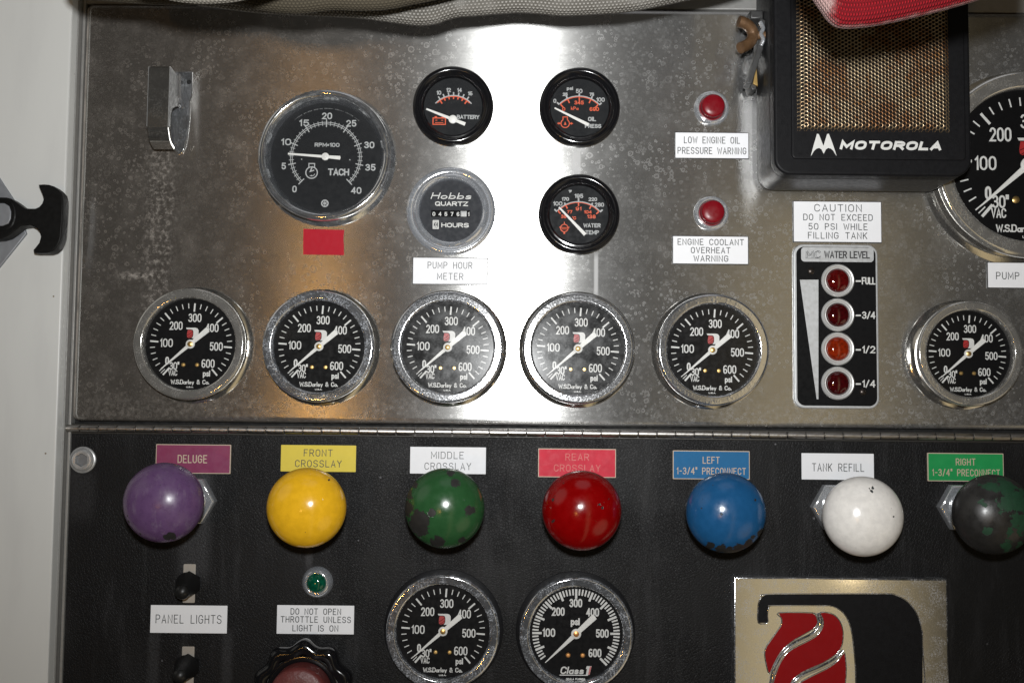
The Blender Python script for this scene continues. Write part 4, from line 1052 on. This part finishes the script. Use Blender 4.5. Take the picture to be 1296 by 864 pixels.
# perforated grille: every hole is open
m, q, fin = mat('rusty_grille')
o = q.obj(); n1 = q.noise(o, 0.022, 4.0, 0.6); n2 = q.noise(o, 0.10, 4.0, 0.65)
c = q.mix(q.step(q.math('ADD', n1, q.math('MULTIPLY', q.math('SUBTRACT', n2, .5), .5)), 0.40, 0.66), (0.46, 0.36, 0.23), (0.26, 0.13, 0.060))
c = q.mix(q.step(n2, 0.55, 0.75), c, (0.32, 0.17, 0.06))
fin(q.bsdf(Base_Color=c, Metallic=0.85, Roughness=q.step(n2, 0.3, 0.7, 0.28, 0.42)))
gx0 = sp(1009, 120, 110)[0]-cx; gx1 = sp(1203.5, 120, 110)[0]-cx; gz0 = sp(1105, 166, 110)[1]-cz; gz1 = sp(1105, -30, 110)[1]-cz
def gh(px_, pz_):
    d = min(px_-gx0, (gx1-px_)*1.6, (pz_-gz0)*1.8); d = max(0, d)
    return HF+6.8-(5.2*((14-d)/14)**2.2 if d < 14 else 0)
b = MB(); pit = 4.62; ca_ = pit*sqrt(3)/2; ncol = int((gx1-gx0)/ca_)+1; nrow = int((gz1-gz0)/pit)+1
for i in range(ncol):
    for j in range(nrow):
        px_ = gx0+ca_*.6+i*ca_; pz_ = gz0+pit*.5+j*pit+(pit/2 if i % 2 else 0)
        if px_ > gx1-1: continue
        vs = []
        for rad, dh, circ in ((None, 0, 0), (2.05, -0.05, 1), (1.84, -.4, 1), (1.74, -1.6, 1)):
            for t_ in range(12):
                a = radians(30*t_)
                R_ = rad if circ else (pit/sqrt(3) if t_ % 2 == 0 else pit/2)
                X_, Z_ = px_+R_*cos(a), pz_+R_*sin(a)
                vs.append((X_, gh(X_, Z_)+dh, Z_))
        fs = [(q_*12+t_, q_*12+(t_+1) % 12, (q_+1)*12+(t_+1) % 12, (q_+1)*12+t_) for q_ in range(3) for t_ in range(12)]
        b.add(vs, fs)
b.build('grille', m, r, smooth=60, recalc=False)
def zs(x_, y_): c_ = P(930+x_/3.541, y_/3.541, HF+2); return c_[0]-cx, c_[1]-cz
b = MB()
b.sheet([zs(*p_) for p_ in ((340, 700), (352, 655), (368, 600), (376, 602), (397, 655), (413, 602), (421, 600), (440, 650), (456, 700), (450, 692), (441, 676), (430, 667), (418, 664), (408, 670), (398, 690), (388, 670), (378, 664), (366, 667), (354, 678), (346, 692))], HF+2.35)
u, v = zs(701, 653); text(b, 'MOTOROLA', u, v, 10.8, 120, 3.1, h=HF+2.35, shear=.30, gap=.30)
b.build('lettering', WHITE_PRINT, r)
# mounting bracket, wing bolt
def rel(px, py, h): c_ = P(px, py, h); return (c_[0]-cx, h, c_[1]-cz)
b = MB()
b.prism([rel(*p_, 62)[::2] for p_ in ((962, 22), (969, 26), (966, 62), (951, 107), (945, 105), (958, 62))], 40, 62, 1.0)
b.prism([rel(*p_, 40)[::2] for p_ in ((956, 86), (957.5, 113), (952, 114), (949, 106))], 10, 40, 1.0)
b.prism([rel(*p_, 55)[::2] for p_ in ((950, 13), (966, 13), (966, 24), (950, 24))], 0, 55, 2)
b.build('bracket', [plain('bracket_grey', (0.05, 0.05, 0.05), 0.45, .4)], r)
b = MB(); b.prism([rel(*p_, 34)[::2] for p_ in ((955, 84), (957, 112), (951, 109))], 41, 44, .6); b.build('rusty_shim', OCHRE, r)
b = MB()
b.tube([rel(*p_) for p_ in smoothpath([(935, 27, 74), (943, 30, 72), (950, 36, 68), (953, 44, 66), (950, 53, 68), (944, 58, 72), (937, 61, 76)], 4)], [7.0]*25, 16)
b.tube([rel(949, 45, 66), rel(968, 45, 66)], 5, 14); b.build('wing_bolt', RUSTY, r, smooth=60)
b = MB(); b.tube([rel(*p_) for p_ in smoothpath([(962, 28, 70), (966, 36, 70), (963, 43, 70), (966, 50, 70), (963, 58, 68)], 4)], 2.6, 10); b.build('lock_washer', ZINC, r, smooth=60)

# ------------------------------------------------------------------ chrome spring clip, upper left
x, z = P(222, 140, 0)
r = thing('spring_clip', 'bent chrome spring clip hanging on the upper left of the steel panel', 'clip', x, z)
def ribbon(b, prof, x0, x1, th):
    """bent strip: profile of (h, z) pulled out from x0 to x1"""
    n = len(prof); vs = []; nr = []
    for i in range(n):
        a, c = prof[max(0, i-1)], prof[min(n-1, i+1)]
        d = (c[0]-a[0], c[1]-a[1]); l = hypot(*d) or 1; nr.append((-d[1]/l*th, d[0]/l*th))
    for xx in (x0, x1):
        for i in range(n): vs.append((xx, prof[i][0], prof[i][1]))
        for i in range(n): vs.append((xx, prof[i][0]+nr[i][0], prof[i][1]+nr[i][1]))
    fs = []
    for i in range(n-1):
        fs += [(i, i+1, 2*n+i+1, 2*n+i), (n+i, n+i+1, 3*n+i+1, 3*n+i), (i, i+1, n+i+1, n+i), (2*n+i, 2*n+i+1, 3*n+i+1, 3*n+i)]
    fs += [(0, n, 3*n, 2*n), (n-1, 2*n-1, 4*n-1, 3*n-1)]
    b.add(vs, fs)
def rc(px, py, h): c_ = P(px, py, h); return c_[0]-x, h, c_[1]-z
HC = 62.0
xa = rc(187.5, 120, HC)[0]; xb = rc(213.5, 120, HC)[0]
zt = rc(200, 83.5, HC)[2]; z1_ = rc(200, 160, HC)[2]; z2_ = rc(200, 176, 54)[2]; z3_ = rc(203, 189, 34)[2]
b = MB(); ribbon(b, [(HC-10, zt-1), (HC-2, zt), (HC, zt-3), (HC, z1_), (HC-2, z1_-4), (54, z2_), (46, z2_-5), (34, z3_)], xa, xb, -3)
b.build('tongue', CASE, r, smooth=30)
b = MB()
for xs in (xb-1.2, xa-1.2):
    pts = [(HC-1, zt-1), (28, zt-3), (24, zt-8), (24, zt-40), (38, zt-44), (50, zt-50), (55, zt-60), (56, z1_), (HC-1, z1_)]
    n = len(pts); vs = [(xs, a, c) for a, c in pts]+[(xs+2.4, a, c) for a, c in pts]
    b.add(vs, [tuple(range(n)), tuple(range(n, 2*n))]+[(i, (i+1) % n, n+(i+1) % n, n+i) for i in range(n)])
b.build('side_ear', plain('clip_side_steel', (0.20, 0.20, 0.20), 0.45, 0.4, 0.3), r)
b = MB(); b.prism([rc(*p_, 3)[::2] for p_ in ((221, 91), (243, 91), (243, 122), (240, 128), (240, 150), (237, 176), (234, 188), (231, 194), (226, 195), (222, 190), (217, 178), (214, 150), (216, 128), (221, 122))], 0, 3.5, 1.2)
b.build('back_plate', CHROME, r)
b = MB(); b.prism([rc(*p_, 30)[::2] for p_ in ((213, 92), (226, 92), (226, 124), (213, 124))], 4, 30, 2); b.build('spring', CHROME, r)
b = MB()
u, _, v = rc(239, 104, 4); b.lathe([(3, 0), (2.6, 1.0), (0, 1.1)], u, v, 16); rv = b.build('rivet', DARK_GAP, r); rv.location = (0, -3.4*S, 0)

# ------------------------------------------------------------------ rubber T latch on the white wall
HT = WH+28
x, z = P(20, 277, WH)
def rt(px, py, h): c_ = P(px, py, h); return c_[0]-x, c_[1]-z
r = thing('rubber_latch', 'black rubber T-handle latch on the white wall at the left edge', 'latch', x, z, WH)
out = [(48.3, 233.7), (55, 233.2), (61.6, 233.7), (68, 235.8), (73.5, 240), (77.8, 245), (79.6, 252), (79.4, 265), (78.2, 285), (77, 300), (75, 307), (71.3, 313.5), (66, 318), (60, 320), (43, 320.2), (41.8, 316.4), (45.5, 312), (49.4, 307), (51.5, 299), (50, 293), (46, 288.6), (38, 284.8), (26, 286), (14.6, 295), (8, 299.5), (0, 302), (-20, 304), (-20, 249), (0, 249.6), (8, 249.8), (14, 251.4), (20, 255.4), (26, 260), (32, 263.8), (44, 264), (49, 262), (53, 257.5), (55, 251.5), (53, 245), (50, 238)]
b = MB(); b.prism([rt(*p_, HT) for p_ in out], 10, HT-WH, 1.3); b.build('handle', BLACK_RUBBER, r, smooth=40)
b = MB(); c_ = [rt(*p_, HT) for p_ in ((-20, 257), (6, 257.5), (12, 261), (14.4, 268), (14, 277), (11, 283), (4, 286), (-20, 286))]; b.prism(c_, HT-WH-.4, HT-WH+1.6, .8); b.build('grip_pad', GREY_PLATE, r)
b = MB(); b.tube([rt(*p_, HT)[0:1]+(HT-WH-1,)+rt(*p_, HT)[1:2] for p_ in smoothpath([(-20, 253), (6, 253.5), (15, 258), (18.4, 268), (17.5, 279), (13, 287), (4, 290.4), (-20, 290.4)], 4)], 2.2, 8); b.build('grip_rim', BLACK_RUBBER, r)
b = MB(); b.prism([rt(*p_, WH+4) for p_ in ((-60, 130), (0, 227), (24, 263), (33, 296), (0, 337), (-60, 410))], 0, 4, 1); b.build('mount_plate', GREY_PLATE, r)

# ------------------------------------------------------------------ chrome badge in the black panel
HB = 18.0
x, z = P(1060, 800, HB+BLK)
r = thing('badge_plate', 'square chrome badge with black letter shape and red flame stripes, bottom right', 'badge', x, z, BLK)
def bp(X_, Y_, h=HB+BLK): c_ = P(900+X_/4.18, 690+Y_/4.18, h); return c_[0]-x, c_[1]-z
p0 = bp(120, 172); p1 = bp(1250, 172); zt = (p0[1]+p1[1])/2
b = MB(); b.prism([(p0[0], zt), (p1[0], zt), (p1[0], zt-250), (p0[0], zt-250)], 0, HB, 1.6); b.build('plate', CHROME_BADGE, r)
blk = [(250, 408), (248, 330), (253, 296), (268, 272), (295, 257), (600, 255), (930, 255), (970, 260), (1010, 277), (1045, 303), (1075, 338), (1100, 388), (1114, 450), (1118, 520), (1118, 1150), (765, 1150), (765, 727), (760, 600), (750, 500), (742, 450), (730, 408), (712, 372), (690, 347), (660, 328), (630, 319), (600, 317), (325, 317), (308, 324), (300, 342), (298, 375), (298, 408)]
b = MB(); b.sheet([bp(*p_) for p_ in blk], HB+.35); b.build('black_inlay', BLACK_PLASTIC, r)
reds = [[(358, 355), (530, 355), (552, 368), (562, 395), (560, 415), (540, 440), (480, 475), (420, 512), (370, 560), (335, 620), (312, 672), (302, 668), (290, 620), (284, 575), (292, 535), (330, 480), (368, 425), (374, 402), (370, 380)],
        [(578, 355), (620, 355), (655, 370), (682, 402), (697, 450), (696, 505), (684, 545), (655, 578), (590, 620), (500, 660), (440, 700), (415, 745), (405, 830), (318, 830), (322, 760), (338, 690), (365, 620), (400, 570), (440, 540), (510, 505), (562, 472), (590, 430), (592, 390)],
        [(702, 560), (712, 610), (714, 680), (705, 760), (690, 840), (430, 840), (440, 770), (470, 725), (540, 685), (620, 645), (676, 602)]]
b = MB()
for rp in reds: b.sheet([bp(*p_) for p_ in rp], HB+.35)
b.build('red_inlay', RED_ENAMEL, r)
b = MB()
for loop in [blk]+reds: b.tube([(bp(*p_)[0], HB+.2, bp(*p_)[1]) for p_ in smoothpath(loop, 3, True)], .75, 8, closed=True)
for mid in ([(568, 358), (577, 395), (570, 432), (530, 472), (450, 512), (395, 556), (352, 620), (325, 690), (312, 780)], [(702, 555), (660, 598), (590, 638), (490, 682), (440, 722), (418, 780)]):
    b.tube([(bp(*p_)[0], HB-.8, bp(*p_)[1]) for p_ in smoothpath(mid, 4)], 3.0, 12)
b.build('ridge', CHROME_BADGE, r, smooth=60)

# ------------------------------------------------------------------ hose folds hanging over the top
def hose(name, label, path, h, t, material, up=140, n=5, wav=0.0, cat='hose'):
    pts = smoothpath(path, n)
    cs = [(t, up), (t, up*.5), (t, t*1.25), (t*.93, t*.75), (t*.78, t*.4), (t*.5, t*.13), (0, 0), (-t*.5, t*.13), (-t*.78, t*.4), (-t*.93, t*.75), (-t, t*1.25), (-t, up)]
    vl = [0]
    for a, c in zip(cs, cs[1:]): vl.append(vl[-1]+hypot(a[0]-c[0], a[1]-c[1]))
    vs = []; uv = []; fs = []; ul = 0; prev = None; m_ = len(cs)
    for i, (px, py) in enumerate(pts):
        x, z = P(px, py, h)
        if prev: ul += hypot(x-prev[0], z-prev[1])
        prev = (x, z)
        dh = wav*sin(ul*.021+1.3)+wav*.5*sin(ul*.047)
        for (a, c), v_ in zip(cs, vl): vs.append((x, h+a+dh, z+c)); uv.append((ul, v_))
    for i in range(len(pts)-1):
        for j in range(m_-1): fs.append((i*m_+j, (i+1)*m_+j, (i+1)*m_+j+1, i*m_+j+1))
    fs += [tuple(range(m_)), tuple(range((len(pts)-1)*m_, len(pts)*m_))]
    b = MB(); b.add(vs, fs, 0, uv)
    return tag(b.build(name, material, smooth=50), label, cat)
hose('fire_hose', 'grey woven fire hose fold sagging over the top centre of the steel panel',
     [(250, 8), (310, 15.5), (360, 18), (400, 20), (450, 22.5), (480, 26), (505, 29.5), (530, 32.6), (550, 31.5), (565, 27), (580, 23.2), (600, 21.6), (630, 18.5), (655, 16.4), (680, 17.2), (715, 20), (760, 17.4), (800, 13.6), (840, 7), (870, 1.5), (905, -6), (940, -16)], 165, 13, HOSE_GREY, wav=2)
hose('fire_hose', 'hose fold with its shade coloured dark olive, in front of the grey hose, at the top left',
     [(86, -14), (100, -5), (115, 0), (140, 2.6), (180, 4.4), (230, 5.6), (290, 4.5), (315, 10), (345, 14.5), (380, 17.2), (420, 14), (450, 14.8), (480, 13.6), (500, 10.6), (520, 6), (545, 1.0), (575, -6), (610, -16)], 240, 14, HOSE_SHADED, wav=2)
hose('fire_hose', 'pale hose edge with light stitching, topmost at the upper left',
     [(150, -22), (180, -10), (205, -2), (225, 2.6), (250, 4.8), (275, 4.6), (300, 2), (325, -4), (350, -12), (375, -22)], 345, 8, HOSE_PALE, wav=0)
hose('fire_hose', 'red ribbed hose end with worn pale edge, hanging in front of the loudspeaker',
     [(1010, -40), (1021, -18), (1031, 0), (1042, 16), (1051, 28), (1062, 35), (1080, 36), (1110, 32.6), (1150, 24.4), (1200, 12), (1245, -1.5), (1300, -20)], 440, 13, HOSE_RED, wav=0)
